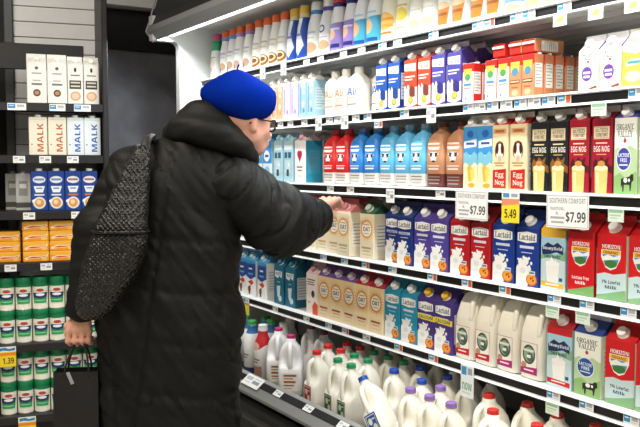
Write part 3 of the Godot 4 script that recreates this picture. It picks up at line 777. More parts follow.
func define_kinds() -> void:
	# top shelf: creamers
	var g := "creamer bottles on the top shelf"
	for e in [["cream_green", "white creamer bottle with green shoulder and pink cap", "pink-capped bottle", "d64f86", "2a9a68", 0.0374],
			["cream_sky", "white creamer bottle with orange cap and blue collar", "blue-collared bottle", "f27034", "6a9fd4", 0.0374],
			["cream_mauve", "white creamer bottle with orange cap and lilac collar", "lilac-collared bottle", "f27034", "b08cc8", 0.0396],
			["cream_mug", "white creamer bottle with orange cap and brown mug print", "mug print bottle", "ee6a30", "", 0.0396],
			["cream_swirl", "blue and white swirl creamer bottle with yellow cap", "yellow-capped swirl bottle", "efbf4a", "", 0.0396],
			["cream_azure", "white creamer bottle with white cap and blue collar", "white-capped creamer bottle", "f3f0e6", "4f97d2", 0.0429],
			["cream_violet", "white creamer bottle with violet collar and badge", "violet-collared bottle", "f3f0ea", "5b4ab0", 0.0440],
			["cream_plum", "purple and white creamer bottle with red cap", "red-capped purple bottle", "d8322c", "2f2a78", 0.0396],
			["cream_cyan", "cyan and white creamer bottle with blue cap", "blue-capped cyan bottle", "1f57b4", "", 0.0418],
			["cream_sun", "pale bottle with orange striped sun print", "sun print bottle", "f2c23a", "", 0.0440],
			["cream_lemon", "cream-coloured bottle with round lemon yellow print", "lemon print bottle", "f2d65a", "", 0.0418],
			["cream_pale", "plain pale cream-coloured creamer bottle", "plain pale bottle", "f4eedc", "", 0.0385],
			["cream_cup", "white creamer bottle printed with an orange cup", "orange cup bottle", "5f8fc8", "", 0.0396],
			["cream_frost", "frosty pale blue and white creamer bottle", "pale blue creamer bottle", "4f86c4", "", 0.0407]]:
		kind(e[0], "creamer_bottle", "bottle", g, e[1], e[2], "bottle", bottle_round(e[0], e[3], e[4], e[5]))
	# second shelf
	for e in [["slim_orange", "slim white almond carton with orange panel", "slim orange carton", "orange"], ["slim_lilac", "slim almond carton with lilac panel", "slim lilac cartons", "lilac"], ["slim_blue", "slim almond carton with pale blue panel", "slim blue cartons", "sky"]]:
		var k := quart(e[0], "lilac" if e[0] != "slim_blue" else "sky", "efece6", "f4f2ec", "f1efe9", 0.165, 0.186)
		k.w = 0.060
		kind(e[0], "almond_carton", "carton", "almond cartons on the second shelf", e[1], e[2], "carton", k)
	kind("malk_orange", "nut_milk_bottle", "bottle", "nut milk bottles on the second shelf", "white square nut milk bottle with orange lettering", "orange-lettered bottles", "bottle", bottle_malk("malk_orange"))
	kind("malk_blue", "nut_milk_bottle", "bottle", "nut milk bottles on the second shelf", "white square nut milk bottle with blue lettering", "blue-lettered bottles", "bottle", bottle_malk("malk_blue"))
	g = "small lactose-free cartons on the second shelf"
	kind("small_blue", "milk_carton", "carton", g, "small blue milk carton with splash print", "small blue cartons", "carton", quart("small_blue", "blue", "1f55ab", "f2f2ee", "d9dde4", 0.172, 0.194))
	kind("small_orange", "milk_carton", "carton", g, "small orange-red milk carton with splash print", "small orange-red cartons", "carton", quart("small_orange", "red", "dc4a2a", "f2f2ee", "e6d9d4", 0.172, 0.194))
	kind("small_purple", "milk_carton", "carton", g, "small purple milk carton with splash print", "small purple cartons", "carton", quart("small_purple", "purple", "4d489f", "f2f2ee", "d9d6e6", 0.172, 0.194))
	for e in [["mini_white", "mini white and red milk box", "mini white boxes", "redpanel"], ["mini_orange", "mini orange chocolate milk box", "mini orange boxes", "orangepanel"]]:
		kind(e[0], "mini_milk_box", "box", "single-serve milk boxes on the second shelf", e[1], e[2], "brick", {"w": 0.051, "d": 0.042, "hb": 0.128, "front": e[0], "side": "side_" + e[3], "roof": "cf2a20", "lip": true, "fin": "e9e4dc"})
	kind("farm_small", "milk_carton", "carton", "organic cartons on the second shelf", "white organic carton with round purple badge", "purple badge cartons", "carton", quart("farm_small", "green", "e9e6ef", "f2f2f0", "efeef2", 0.112, 0.140))
	kinds.farm_small.gable = "6a4a9c"
	kind("yellow_small", "milk_carton", "carton", "organic cartons on the second shelf", "yellow organic carton with pale glass print", "yellow organic carton", "carton", quart("yellow_small", "yellow", "f2ead2", "f2f2f0", "f4f0e2", 0.112, 0.140))
	# third shelf
	g = "bottles and cartons at the far end of the third shelf"
	kind("water_blue", "milk_carton", "carton", g, "blue and white carton with oval white badge", "oval badge carton", "carton", quart("water_blue", "sky", "4f97c9", "bcd9ea", "", 0.19, 0.212))
	kinds.water_blue.w = 0.086
	kind("glacier", "milk_carton", "carton", g, "glacier blue carton with dark teal lettering blocks", "glacier blue cartons", "carton", quart("glacier", "sky", "9fc6d4", "9fd0de", "", 0.19, 0.212))
	kinds.glacier.w = 0.086
	kind("heart", "milk_carton", "carton", g, "white carton with crimson heart and turquoise side", "crimson heart carton", "carton", {"w": 0.092, "d": 0.092, "hb": 0.188, "hr": 0.214, "front": "heart", "side": "side_tealside", "roof": "cfc4bf", "cap": "e7b7c4", "fin": "b9aca6"})
	g = "square milk bottles with cow faces on the third shelf"
	kind("cow_red", "milk_bottle", "bottle", g, "red milk bottle with white foot", "red milk bottles", "bottle", bottle_square("cow_red", "d7404a"))
	kind("cow_blue", "milk_bottle", "bottle", g, "deep blue milk bottle with white foot", "deep blue bottles", "bottle", bottle_square("cow_blue", "7f9fc0"))
	kind("cow_sky", "milk_bottle", "bottle", g, "sky blue milk bottle with cow face and white foot", "sky blue bottles", "bottle", bottle_square("cow_sky", "8fbdd4"))
	kind("cow_brown", "milk_bottle", "bottle", g, "brown chocolate milk bottle with cow face", "brown bottles", "bottle", bottle_square("cow_brown", "6a2f24"))
	g = "tall quart cartons on the third shelf"
	kind("vanilla", "milk_carton", "carton", g, "tall blue and cream vanilla carton", "blue vanilla cartons", "carton", quart("vanilla", "blue", "d8d3cc", "efefec", "e6e3dc"))
	kind("nog_cream", "egg_nog_carton", "carton", g, "tall cream egg nog carton with cow portrait", "cream nog cartons", "carton", quart("nog_cream", "cream", "b8262a", "f2f2ee", "efe6d8"))
	kind("nog_black", "egg_nog_carton", "carton", g, "tall black egg nog carton with cream label", "black nog cartons", "carton", quart("nog_black", "black", "2a2a2c", "dadbd8", "d6d4cc"))
	kind("nog_red", "egg_nog_carton", "carton", g, "tall crimson egg nog carton with cream label", "crimson nog cartons", "carton", quart("nog_red", "wine", "a20f2c", "eeeae8", "dfd6d2"))
	kind("farm_purple", "milk_carton", "carton", g, "tall white farm carton with violet badge", "violet badge carton", "carton", quart("farm_purple", "green", "4b4a9a", "f1f1ee", "dcdce8"))
	# fourth and fifth shelves: half gallons
	g = "half gallon cartons on the fourth shelf"
	kind("oat_plain", "oat_milk_carton", "carton", g, "sunburst oat milk carton with pink cap", "pink-capped oat cartons", "carton", half("oat_plain", "cream", "d98a8a", "e0878c", "c9626a"))
	kind("oat_green", "oat_milk_carton", "carton", g, "sunburst oat milk carton with green top", "green-topped oat carton", "carton", half("oat_plain", "cream", "2f5a42", "b9cdb9", "274a38"))
	kind("lac_navy", "milk_carton", "carton", g, "navy protein milk carton with splash print", "navy protein cartons", "carton", half("lac_navy", "blue", "12306f"))
	kind("lac_purple", "milk_carton", "carton", g, "purple milk carton with splash print", "purple splash cartons", "carton", half("lac_purple", "purple", "443785"))
	kind("lac_red", "milk_carton", "carton", g, "red milk carton with splash print", "red splash cartons", "carton", half("lac_red", "red", "a5101c"))
	kind("lac_blue", "milk_carton", "carton", g, "royal blue milk carton with splash print", "royal blue cartons", "carton", half("lac_blue", "blue", "133483"))
	kind("pasture_yellow", "milk_carton", "carton", g, "pale blue pasture milk carton with yellow top band", "yellow-banded carton", "carton", half("pasture_yellow", "sky", "e9b63a", "f2ecd8"))
	kind("red_green", "milk_carton", "carton", g, "all-red organic milk carton with shield", "all-red shield carton", "carton", half("red_green", "red", "c5111a"))
	kind("red_pale", "milk_carton", "carton", g, "red shield milk carton with pale panel", "pale shield carton", "carton", half("red_pale", "green", "c5111a"))
	g = "half gallon cartons on the fifth shelf"
	kind("blue_white", "almond_carton", "carton", g, "blue and white almond carton", "blue-topped almond cartons", "carton", half("blue_white", "white", "4ba6dc", "bfe2f4", "5db2e4"))
	kind("teal_box", "soy_milk_carton", "carton", g, "dark teal carton with white lettering", "dark teal cartons", "carton", half("teal_box", "tealbox", "1b5f7a", "2f7f9c"))
	kind("pink_white", "milk_carton", "carton", g, "white carton with orange-red corner and pink cap", "orange-cornered carton", "carton", half("pink_white", "white", "e6c4c0", "c98a96", "d8aeb0"))
	kind("oat_violet", "oat_milk_carton", "carton", g, "sunburst oat milk carton with violet top", "violet-topped oat cartons", "carton", half("oat_rust", "cream", "6a4a8c", "d6c8d8", "5a3f7c"))
	kind("oat_red", "oat_milk_carton", "carton", g, "sunburst oat milk carton with red top", "red-topped oat cartons", "carton", half("oat_rust", "cream", "b01f2e", "efe2dc", "96202c"))
	kind("lac_aqua", "milk_carton", "carton", g, "aqua milk carton with splash print", "aqua splash cartons", "carton", half("lac_aqua", "aqua", "197f9c"))
	kind("lac_calcium", "milk_carton", "carton", g, "purple milk carton with yellow calcium band", "calcium band cartons", "carton", half("lac_calcium", "purple", "3b2d74", "edb92e"))
	kind("pasture_red", "milk_carton", "carton", g, "pale blue pasture milk carton with red top band", "red-banded carton", "carton", half("pasture_red", "sky", "b8202a", "f4e9e6"))
	kind("farm_blue", "milk_carton", "carton", g, "white farm carton with blue badge", "blue badge carton", "carton", half("farm_blue", "green", "2f4f9a", "f1f1ee", "cfd8e4"))
	kind("red_shield", "milk_carton", "carton", g, "red shield carton of the fifth shelf", "red shield cartons", "carton", half("red_pale", "green", "c5111a"))
	kind("jug_red", "milk_jug", "jug", "square-shouldered jugs on the fifth shelf", "white milk jug with red-edged label", "red label jugs", "flatjug", {"front": "jug_red"})
	kind("jug_magenta", "milk_jug", "jug", "square-shouldered jugs on the fifth shelf", "white milk jug with magenta-edged label", "magenta label jugs", "flatjug", {"front": "jug_magenta"})
	# bottom deck
	g = "milk jugs and bottles on the bottom deck"
	kind("deck_red", "milk_jug", "jug", g, "slim milk jug with red cap", "red-capped slim jugs", "jug", {"cap": "d5242b", "front": "tag_red", "lw": 0.055, "lh": 0.09, "ly": 0.07, "s": 0.97, "hs": 1.02})
	kind("deck_green", "milk_jug", "jug", g, "slim milk jug with green cap", "green-capped jugs", "jug", {"cap": "15935c", "front": "tag_green", "lw": 0.055, "lh": 0.09, "ly": 0.07, "s": 0.97, "hs": 1.02})
	kind("deck_blue", "milk_jug", "jug", g, "slim milk jug with blue cap", "blue-capped jugs", "jug", {"cap": "1d4db4", "front": "tag_blue", "lw": 0.055, "lh": 0.09, "ly": 0.07, "s": 0.97, "hs": 1.02})
	kind("deck_purple", "milk_jug", "jug", g, "slim milk jug with lavender cap", "lavender-capped jugs", "jug", {"cap": "8f6fb8", "s": 0.97, "hs": 1.02})
	kind("deck_gallon", "milk_jug", "jug", g, "big white gallon milk jug with red cap", "gallon jugs", "jug", {"cap": "d5281f", "s": 1.28, "hs": 1.04})
	kind("deck_pink", "milk_jug", "jug", g, "white handled jug with magenta cap", "magenta-capped jugs", "jug", {"cap": "c22a72", "s": 1.16, "hs": 1.06, "front": "jug_pink", "lw": 0.06, "lh": 0.08, "ly": 0.065, "milk": "f1f1f0"})
	kind("deck_kefir", "kefir_bottle", "bottle", g, "white kefir bottle with green cap", "green-capped kefir bottles", "bottle", kefir("kefir_green", "3f9a4c", "2f73ab"))
	kind("deck_kefir_red", "kefir_bottle", "bottle", g, "white kefir bottle with white cap and red shoulder label", "red-shouldered kefir bottle", "bottle", kefir("kefir_red", "eceae6"))
	kind("deck_white", "kefir_bottle", "bottle", g, "plain white kefir bottle with white cap", "white-capped kefir bottles", "bottle", kefir("kefir_plain", "f0f0ee"))
	kind("deck_maroon", "milk_jug", "jug", g, "white jug with maroon cap", "maroon-capped jug", "jug", {"cap": "7a2438", "s": 1.1, "hs": 1.06, "milk": "efefee"})
	# dry shelving
	g = "goods on the dry shelving unit"
	kind("barista_brown", "barista_carton", "carton", "barista cartons on the dry shelving", "tall white barista carton with small brown circle", "brown circle cartons", "carton", {"w": 0.092, "d": 0.09, "hb": 0.195, "hr": 0.228, "front": "barista_brown", "side": "side_white", "roof": "efeee9", "cap": "f6f5f0", "fin": "f2f1ec", "capr": 0.014})
	kind("barista_dark", "barista_carton", "carton", "barista cartons on the dry shelving", "tall white barista carton with dark label and tan bowl", "dark label cartons", "carton", {"w": 0.074, "d": 0.09, "hb": 0.195, "hr": 0.222, "front": "barista_dark", "side": "side_white", "roof": "edebe4", "cap": "f6f5f0", "fin": "f2f1ec", "capr": 0.013})
	kind("malk_tall_brown", "nut_milk_carton", "carton", "nut milk cartons on the dry shelving", "cream nut milk carton with upright brown lettering", "brown-lettered cartons", "brick", {"w": 0.086, "d": 0.07, "hb": 0.188, "front": "malk_tall_brown", "side": "side_cream", "roof": "c6dcc0", "cap": "f2f2ec", "capr": 0.016})
	kind("malk_tall_blue", "nut_milk_carton", "carton", "nut milk cartons on the dry shelving", "pale nut milk carton with upright blue lettering", "blue-lettered cartons", "brick", {"w": 0.080, "d": 0.07, "hb": 0.188, "front": "malk_tall_blue", "side": "side_white", "roof": "c6dcc0", "cap": "f2f2ec", "capr": 0.016})
	kind("breeze_white", "almond_carton", "carton", "blue almond cartons on the dry shelving", "navy almond carton with white strip and almond bowl print", "white strip almond cartons", "brick", {"w": 0.078, "d": 0.06, "hb": 0.198, "front": "breeze_white", "side": "side_navy", "roof": "173f8f", "cap": "eeeeea", "capr": 0.016})
	kind("breeze_orange", "almond_carton", "carton", "blue almond cartons on the dry shelving", "navy almond carton with orange strip and almond bowl print", "orange strip almond cartons", "brick", {"w": 0.078, "d": 0.06, "hb": 0.198, "front": "breeze_orange", "side": "side_navy", "roof": "173f8f", "cap": "eeeeea", "capr": 0.016})
	kind("grey_tall", "oat_milk_carton", "carton", "grey cartons on the dry shelving", "grey carton with dark lower band set back on the shelf", "grey carton", "brick", {"w": 0.07, "d": 0.06, "hb": 0.185, "front": "grey_tall", "side": "side_white", "roof": "b9bab8", "cap": "8a8a88", "capr": 0.013})
	kind("cheese_box", "cheese_box", "box", "orange boxes stacked on the dry shelving", "flat orange and yellow cheese box", "orange boxes", "brick", {"w": 0.122, "d": 0.16, "hb": 0.0505, "front": "cheese_box", "side": "side_orangebox", "roof": "f0a22e", "flaps": true})
	kind("green_can", "powder_can", "can", "green lidded cans on the dry shelving", "white and green powder can with green lid", "green lidded cans", "can", {"front": "green_can"})

func make_flat_jug(k: Dictionary) -> Node3D:
	var o := Node3D.new()
	var milk := mat("f4f0e2", 0.4)
	var st := begin()
	st.set_smooth_group(0)
	var rings := []
	for p in [[0.0, 0.041, 0.041, 0.0, 4.0], [0.005, 0.0465, 0.0465, 0.0, 6.0], [0.13, 0.0465, 0.0465, 0.0, 6.0], [0.148, 0.046, 0.0455, -0.0005, 6.0], [0.19, 0.0445, 0.037, -0.009, 6.0], [0.216, 0.042, 0.028, -0.017, 5.0], [0.222, 0.036, 0.022, -0.019, 4.0], [0.225, 0.024, 0.019, -0.018, 2.4]]:
		rings.append(ring(28, p[0], p[1], p[2], p[4], 0.0, p[3]))
	add_loft(st, rings)
	part("body", done(st), milk, o)
	part("handle", tube(spline([Vector3(0.020, 0.219, 0.000), Vector3(0.030, 0.214, 0.016), Vector3(0.033, 0.195, 0.032), Vector3(0.033, 0.16, 0.039), Vector3(0.031, 0.14, 0.038)], 4), 0.0095, 10), milk, o)
	part("cap", cap_mesh(0.019, 0.013), mat("ece6d4", 0.4), o, Vector3(0, 0.224, -0.018))
	var lb := label_plate(k.front, 0.068, 0.098, 0.0008)
	lb.name = "label"
	o.add_child(lb, true)
	lb.position = Vector3(-0.004, 0.066, 0.0468)
	return o

func make_can(k: Dictionary) -> Node3D:
	var o := Node3D.new()
	var r := 0.0375
	var kk := {"front": k.front, "profile": [[0.0, r, r, 2], [0.002, r * 1.02, r * 1.02, 2], [0.004, r, r, 2], [0.138, r, r, 2]]}
	var b := make_bottle({"front": k.front, "cap": "0f7a4c", "profile": kk.profile, "capshape": {"r": r * 1.01, "h": 0.001, "tall": true}})
	for c in b.get_children():
		b.remove_child(c)
		if c.name == "body":
			o.add_child(c, true)
		else:
			c.free()
	b.free()
	part("lid", lathe([[r * 1.04, 0.0], [r * 1.05, 0.002], [r * 1.05, 0.022], [r * 1.0, 0.025], [r * 0.9, 0.0255], [r * 0.88, 0.0235]], 24), mat("0f7f4e", 0.35), o, Vector3(0, 0.137, 0))
	part("foot_rim", lathe([[r * 1.02, 0.0], [r * 1.03, 0.002], [r * 1.0, 0.004]], 24), mat("c9c6b8", 0.35, 0.6), o)
	return o

func proto(id: String) -> Node3D:
	if not protos.has(id):
		var k: Dictionary = kinds[id]
		match k.shape:
			"carton": protos[id] = make_carton(k)
			"brick": protos[id] = make_brick(k)
			"bottle": protos[id] = make_bottle(k)
			"jug": protos[id] = make_jug(k)
			"flatjug": protos[id] = make_flat_jug(k)
			"can": protos[id] = make_can(k)
	return protos[id]

func put(id: String, at: Vector3, turn: float, label: String, group := "") -> Node3D:
	var k: Dictionary = kinds[id]
	var o: Node3D = proto(id).duplicate()
	o.name = numbered(k.called)
	add_child(o)
	o.position = at
	o.rotation.y = turn
	tag(o, label, k.category, group if group != "" else k.group)
	return o

# ------------------------------------------------------------------ light and camera
func light_panel(called: String, at: Vector3, size: Vector2, energy: float, label: String, turn := 0.0) -> void:
	# a ceiling fitting: housing, glowing diffuser, and a light of the same size just below it
	var o := base(called, at, turn)
	tag(o, label, "light", "ceiling lights over the aisles")
	part("housing", box(Vector3(size.x + 0.06, 0.06, size.y + 0.06), 0.008), mat("e8e8e6", 0.5), o, Vector3(0, -0.03, 0))
	var glow := StandardMaterial3D.new()
	glow.albedo_color = Color(1, 1, 1)
	glow.emission_enabled = true
	glow.emission = Color(1.0, 0.97, 0.92)
	glow.emission_energy_multiplier = 2.0
	part("diffuser", box(Vector3(size.x, 0.012, size.y)), glow, o, Vector3(0, -0.064, 0))
	var l := AreaLight3D.new()
	l.name = "lamp"
	l.area_size = size
	l.light_energy = energy
	l.light_color = Color(1.0, 0.965, 0.91)
	l.shadow_enabled = true
	l.area_range = 20.0
	l.rotation_degrees = Vector3(-90, 0, 0)
	o.add_child(l, true)
	l.position = Vector3(0, -0.075, 0)

func _ready() -> void:
	rng.seed = 7
	var cam := Camera3D.new()
	cam.name = "camera"
	add_child(cam)
	cam.position = Vector3(0, 1.38, 1.833)
	cam.rotation = Vector3(deg_to_rad(-3.469), deg_to_rad(57.840), 0)
	cam.fov = 29.89
	cam.near = 0.05
	cam.current = true
	var we := WorldEnvironment.new()
	we.name = "environment"
	var env := Environment.new()
	env.background_mode = Environment.BG_COLOR
	env.background_color = Color(0.02, 0.02, 0.022)
	env.tonemap_mode = Environment.TONE_MAPPER_LINEAR
	env.tonemap_exposure = 0.95
	env.sdfgi_enabled = true
	env.ssao_enabled = true
	env.ssil_enabled = true
	we.environment = env
	add_child(we)
	light_panel("ceiling_light", Vector3(-2.75, 3.2, 2.0), Vector2(1.5, 0.22), 4.8, "long ceiling light over the far end of the aisle")
	light_panel("ceiling_light", Vector3(-1.0, 3.2, 2.0), Vector2(1.5, 0.22), 4.8, "long ceiling light over the middle of the aisle")
	light_panel("ceiling_light", Vector3(0.75, 3.2, 2.0), Vector2(1.5, 0.22), 4.8, "long ceiling light over the near end of the aisle")
	draw_print()
	define_kinds()
	build_room()
	build_cooler()
	build_shelving()
	build_person()
	build_bags()
	stock_cooler()
	stock_deck()
	stock_shelving()
	tickets()
	for id in protos:
		protos[id].free()

# ------------------------------------------------------------------ setting
func build_room() -> void:
	var floor_mat := mottled("a9a49b", "b8b3a9", 0.35, 0.02, 3)
	structure("floor", box(Vector3(8.0, 0.1, 6.0)), floor_mat, Vector3(-1.2, -0.05, 1.8))
	structure("ceiling", box(Vector3(8.0, 0.1, 6.0)), mottled("cfcfcb", "d8d8d4", 0.9, 0.05, 4), Vector3(-1.2, 3.3, 1.8))
	var plaster := mottled("c6c4bf", "d0cec9", 0.85, 0.03, 5)
	structure("wall_back", box(Vector3(8.0, 3.3, 0.1)), mottled("26272a", "2f3034", 0.8, 0.03, 6), Vector3(-1.2, 1.65, -1.0))
	structure("wall_left", box(Vector3(0.1, 3.3, 6.0)), mottled("72737a", "9b9ca4", 0.6, 0.012, 8), Vector3(-4.95, 1.65, 1.8))
	structure("wall_right", box(Vector3(0.1, 3.3, 6.0)), plaster, Vector3(2.7, 1.65, 1.8))
	structure("wall_front", box(Vector3(8.0, 3.3, 0.1)), plaster, Vector3(-1.2, 1.65, 4.7))
	structure("trim_1", box(Vector3(0.12, 0.9, 1.6), 0.004), mottled("e2e2e1", "eaeae9", 0.8, 0.03, 9), Vector3(-4.83, 2.79, 0.3))
	structure("trim_2", box(Vector3(0.03, 0.24, 1.6), 0.004), mat("101114", 0.6), Vector3(-4.885, 2.21, 0.3))

const SHELF_Y := [1.852, 1.589, 1.302, 1.007, 0.719]
const CX0 := -4.15
const CX1 := -0.45

func build_cooler() -> void:
	var o := base("dairy_cooler", Vector3.ZERO)
	tag(o, "long open white dairy cooler with five shelves of milk", "cooler")
	var white := mottled("e4e6e4", "eceeec", 0.4, 0.03, 11)
	var grey := mat("8f9294", 0.4, 0.3)
	var black := mat("0d0d0f", 0.45)
	var mid := (CX0 + CX1) / 2
	var lenx := CX1 - CX0
	part("back_panel", box(Vector3(lenx, 1.9, 0.04)), mat("b9bcbc", 0.5), o, Vector3(mid, 1.22, -0.60))
	part("roof_panel", box(Vector3(lenx, 0.04, 0.86)), white, o, Vector3(mid, 2.155, -0.20))
	# end panel: recessed between canopy and deck, with rounded inner corners
	var pr := PackedVector2Array([Vector2(-0.62, 0.05), Vector2(0.30, 0.05), Vector2(0.30, 0.42)])
	for i in 6:
		var a := PI / 2 * i / 5.0
		pr.append(Vector2(0.20 - 0.07 * sin(a), 0.48 - 0.0 + 0.07 * (1 - cos(a))))
	for i in 6:
		var a := PI / 2 * i / 5.0
		pr.append(Vector2(0.132 + 0.035 * (1 - cos(a)), 2.015 + 0.035 * sin(a)))
	pr.append_array(PackedVector2Array([Vector2(0.285, 2.05), Vector2(0.285, 2.18), Vector2(-0.62, 2.18)]))
	part("end_panel", extrude_x(pr, CX0 - 0.05, CX0), white, o)
	# canopy: grey lip below a black fascia, pale edge at the end
	var lip := PackedVector2Array([Vector2(0.225, 2.075), Vector2(0.262, 2.05), Vector2(0.295, 2.095), Vector2(0.292, 2.125), Vector2(0.225, 2.135)])
	part("canopy_lip", extrude_x(lip, CX0 - 0.05, CX1), mat("a3a6a8", 0.4, 0.3), o)
	var fascia := PackedVector2Array([Vector2(0.20, 2.135), Vector2(0.287, 2.127), Vector2(0.268, 2.17), Vector2(0.20, 2.42), Vector2(-0.60, 2.42), Vector2(-0.60, 2.18), Vector2(0.20, 2.18)])
	part("canopy_fascia", extrude_x(fascia, CX0 - 0.04, CX1), mat("121214", 0.5), o)
	part("fascia_edge", tube([Vector3(CX0 - 0.05, 2.045, 0.262), Vector3(CX0 - 0.05, 2.10, 0.302), Vector3(CX0 - 0.05, 2.165, 0.278), Vector3(CX0 - 0.05, 2.43, 0.205)], 0.005, 6), mat("a9a8a4", 0.5), o)
	# the tube lights under the canopy: housing, tube and a light of the same length
	var n := 3
	for i in n:
		var w := lenx / n
		var x := CX0 + w * (i + 0.5)
		var lamp := part("light_housing", box(Vector3(w - 0.01, 0.014, 0.05), 0.002), mat("dcdddd", 0.4), o, Vector3(x, 2.088, 0.192))
		var glow := StandardMaterial3D.new()
		glow.albedo_color = Color(1, 1, 1)
		glow.emission_enabled = true
		glow.emission = Color(0.97, 0.99, 1.0)
		glow.emission_energy_multiplier = 2.6
		part("light_tube", box(Vector3(w - 0.06, 0.012, 0.03), 0.004), glow, lamp, Vector3(0, -0.012, 0))
		var l := AreaLight3D.new()
		l.name = "strip_lamp"
		l.area_size = Vector2(w - 0.06, 0.03)
		l.light_energy = 1.8
		l.light_color = Color(0.97, 0.99, 1.0)
		l.shadow_enabled = true
		l.area_range = 12.0
		lamp.add_child(l, true)
		l.position = Vector3(0, -0.022, -0.002)
		l.rotation_degrees = Vector3(-90 + 28, 180, 0)
	# shelves
	var rail_prof := PackedVector2Array([Vector2(-0.004, 0.0), Vector2(0.010, 0.0), Vector2(0.014, -0.006), Vector2(0.006, -0.008), Vector2(0.003, -0.009), Vector2(0.003, -0.033), Vector2(0.012, -0.034), Vector2(0.016, -0.040), Vector2(-0.004, -0.040)])
	for y in SHELF_Y:
		var s := part("shelf", box(Vector3(lenx - 0.01, 0.014, 0.565), 0.002), white, o, Vector3(mid, y - 0.008, -0.287))
		part("shelf_rail", extrude_x(rail_prof, -lenx / 2 + 0.005, lenx / 2 - 0.005), white, s, Vector3(0, 0.007, 0.287))
		part("ticket_channel", box(Vector3(lenx - 0.02, 0.023, 0.002)), black, s, Vector3(0, -0.014, 0.2905))
		for i in 6:
			part("stiffener", box(Vector3(lenx - 0.02, 0.018, 0.006)), white, s, Vector3(0, -0.014, 0.18 - 0.085 * i))
		for x in [-3.35, -2.45, -1.47, -0.6]:
			part("bracket", tube([Vector3(x - mid, -0.014, 0.24), Vector3(x - mid, -0.020, 0.0), Vector3(x - mid, -0.035, -0.18), Vector3(x - mid, -0.085, -0.26)], 0.008, 6), mat("d9dad8", 0.4), s)
	# uprights against the back
	for x in [-4.1, -3.35, -2.45, -1.47, -0.6]:
		part("upright", box(Vector3(0.035, 1.75, 0.03), 0.003), grey, o, Vector3(x, 1.22, -0.572))
	# bottom deck, its rail, bumper and plinth
	part("deck", box(Vector3(lenx, 0.02, 0.82), 0.003), mat("6f6a62", 0.5), o, Vector3(mid, 0.36, -0.19))
	part("deck_front", box(Vector3(lenx, 0.40, 0.04), 0.004), mat("1b1b1d", 0.5), o, Vector3(mid, 0.22, 0.235))
	var dr := PackedVector2Array([Vector2(0.215, 0.395), Vector2(0.285, 0.385), Vector2(0.290, 0.40), Vector2(0.262, 0.425), Vector2(0.232, 0.447), Vector2(0.215, 0.452)])
	part("deck_rail", extrude_x(dr, CX0, CX1), mat("9a9c9b", 0.35, 0.4), o)
	var chan := part("ticket_channel", box(Vector3(lenx - 0.02, 0.002, 0.030)), black, o, Vector3(mid, 0.4375, 0.2485))
	chan.rotation.x = 0.66
	var bp := PackedVector2Array()
	for i in 10:
		var a := PI * i / 9.0
		bp.append(Vector2(0.255 + 0.055 * sin(a), 0.315 - 0.05 * cos(a)))
	part("bumper", extrude_x(bp, CX0, CX1), mat("1a1a1c", 0.4), o)
	part("plinth", box(Vector3(lenx, 0.08, 0.6)), mat("0f0f10", 0.6), o, Vector3(mid, 0.04, -0.2))

func shelf_point(t: float, y: float, z: float) -> Vector3:
	return SHELF_ORIGIN + Basis(Vector3.UP, SHELF_FRAME) * Vector3(t, y, z)

const DRY_Y := [1.684, 1.429, 1.153, 0.900, 0.497, 0.139]

func build_shelving() -> void:
	var o := base("shelving_unit", SHELF_ORIGIN, SHELF_FRAME)
	tag(o, "black shop shelving unit with pale slatted back panel", "shelving")
	var black := mat("131315", 0.5)
	var slat := mottled("eceef0", "f4f5f6", 0.5, 0.03, 15)
	var slat_mesh := box(Vector3(0.445, 0.0775, 0.014), 0.002)
	for i in 26:
		part("slat", slat_mesh, slat, o, Vector3(0.061, 0.22 + 0.082 * i, -0.452))
	part("slat_backing", box(Vector3(0.46, 2.3, 0.012)), mat("8d8272", 0.8), o, Vector3(0.061, 1.2, -0.468))
	part("back_panel", box(Vector3(0.62, 2.3, 0.02)), mat("0d0d0f", 0.7), o, Vector3(-0.50, 1.2, -0.465))
	part("upright_post", box(Vector3(0.045, 2.4, 0.04), 0.004), mat("4b4f54", 0.45), o, Vector3(-0.185, 1.2, -0.44))
	part("side_panel", box(Vector3(0.028, 2.4, 0.50), 0.004), mat("18181b", 0.5), o, Vector3(0.272, 1.2, -0.245))
	part("side_panel", box(Vector3(0.028, 2.4, 0.50), 0.004), mat("18181b", 0.5), o, Vector3(-0.82, 1.2, -0.245))
	part("header_board", box(Vector3(0.98, 0.13, 0.02), 0.003), mat("1b1c1f", 0.5), o, Vector3(-0.31, 1.925, -0.16))
	for y in DRY_Y:
		var s := part("shelf", box(Vector3(1.06, 0.02, 0.44), 0.002), black, o, Vector3(-0.272, y - 0.01, -0.222))
		part("shelf_rail", box(Vector3(1.06, 0.038, 0.008), 0.001), mat("1f1f22", 0.4), s, Vector3(0, -0.011, 0.224))
	part("plinth", box(Vector3(1.06, 0.1, 0.42)), black, o, Vector3(-0.272, 0.05, -0.24))

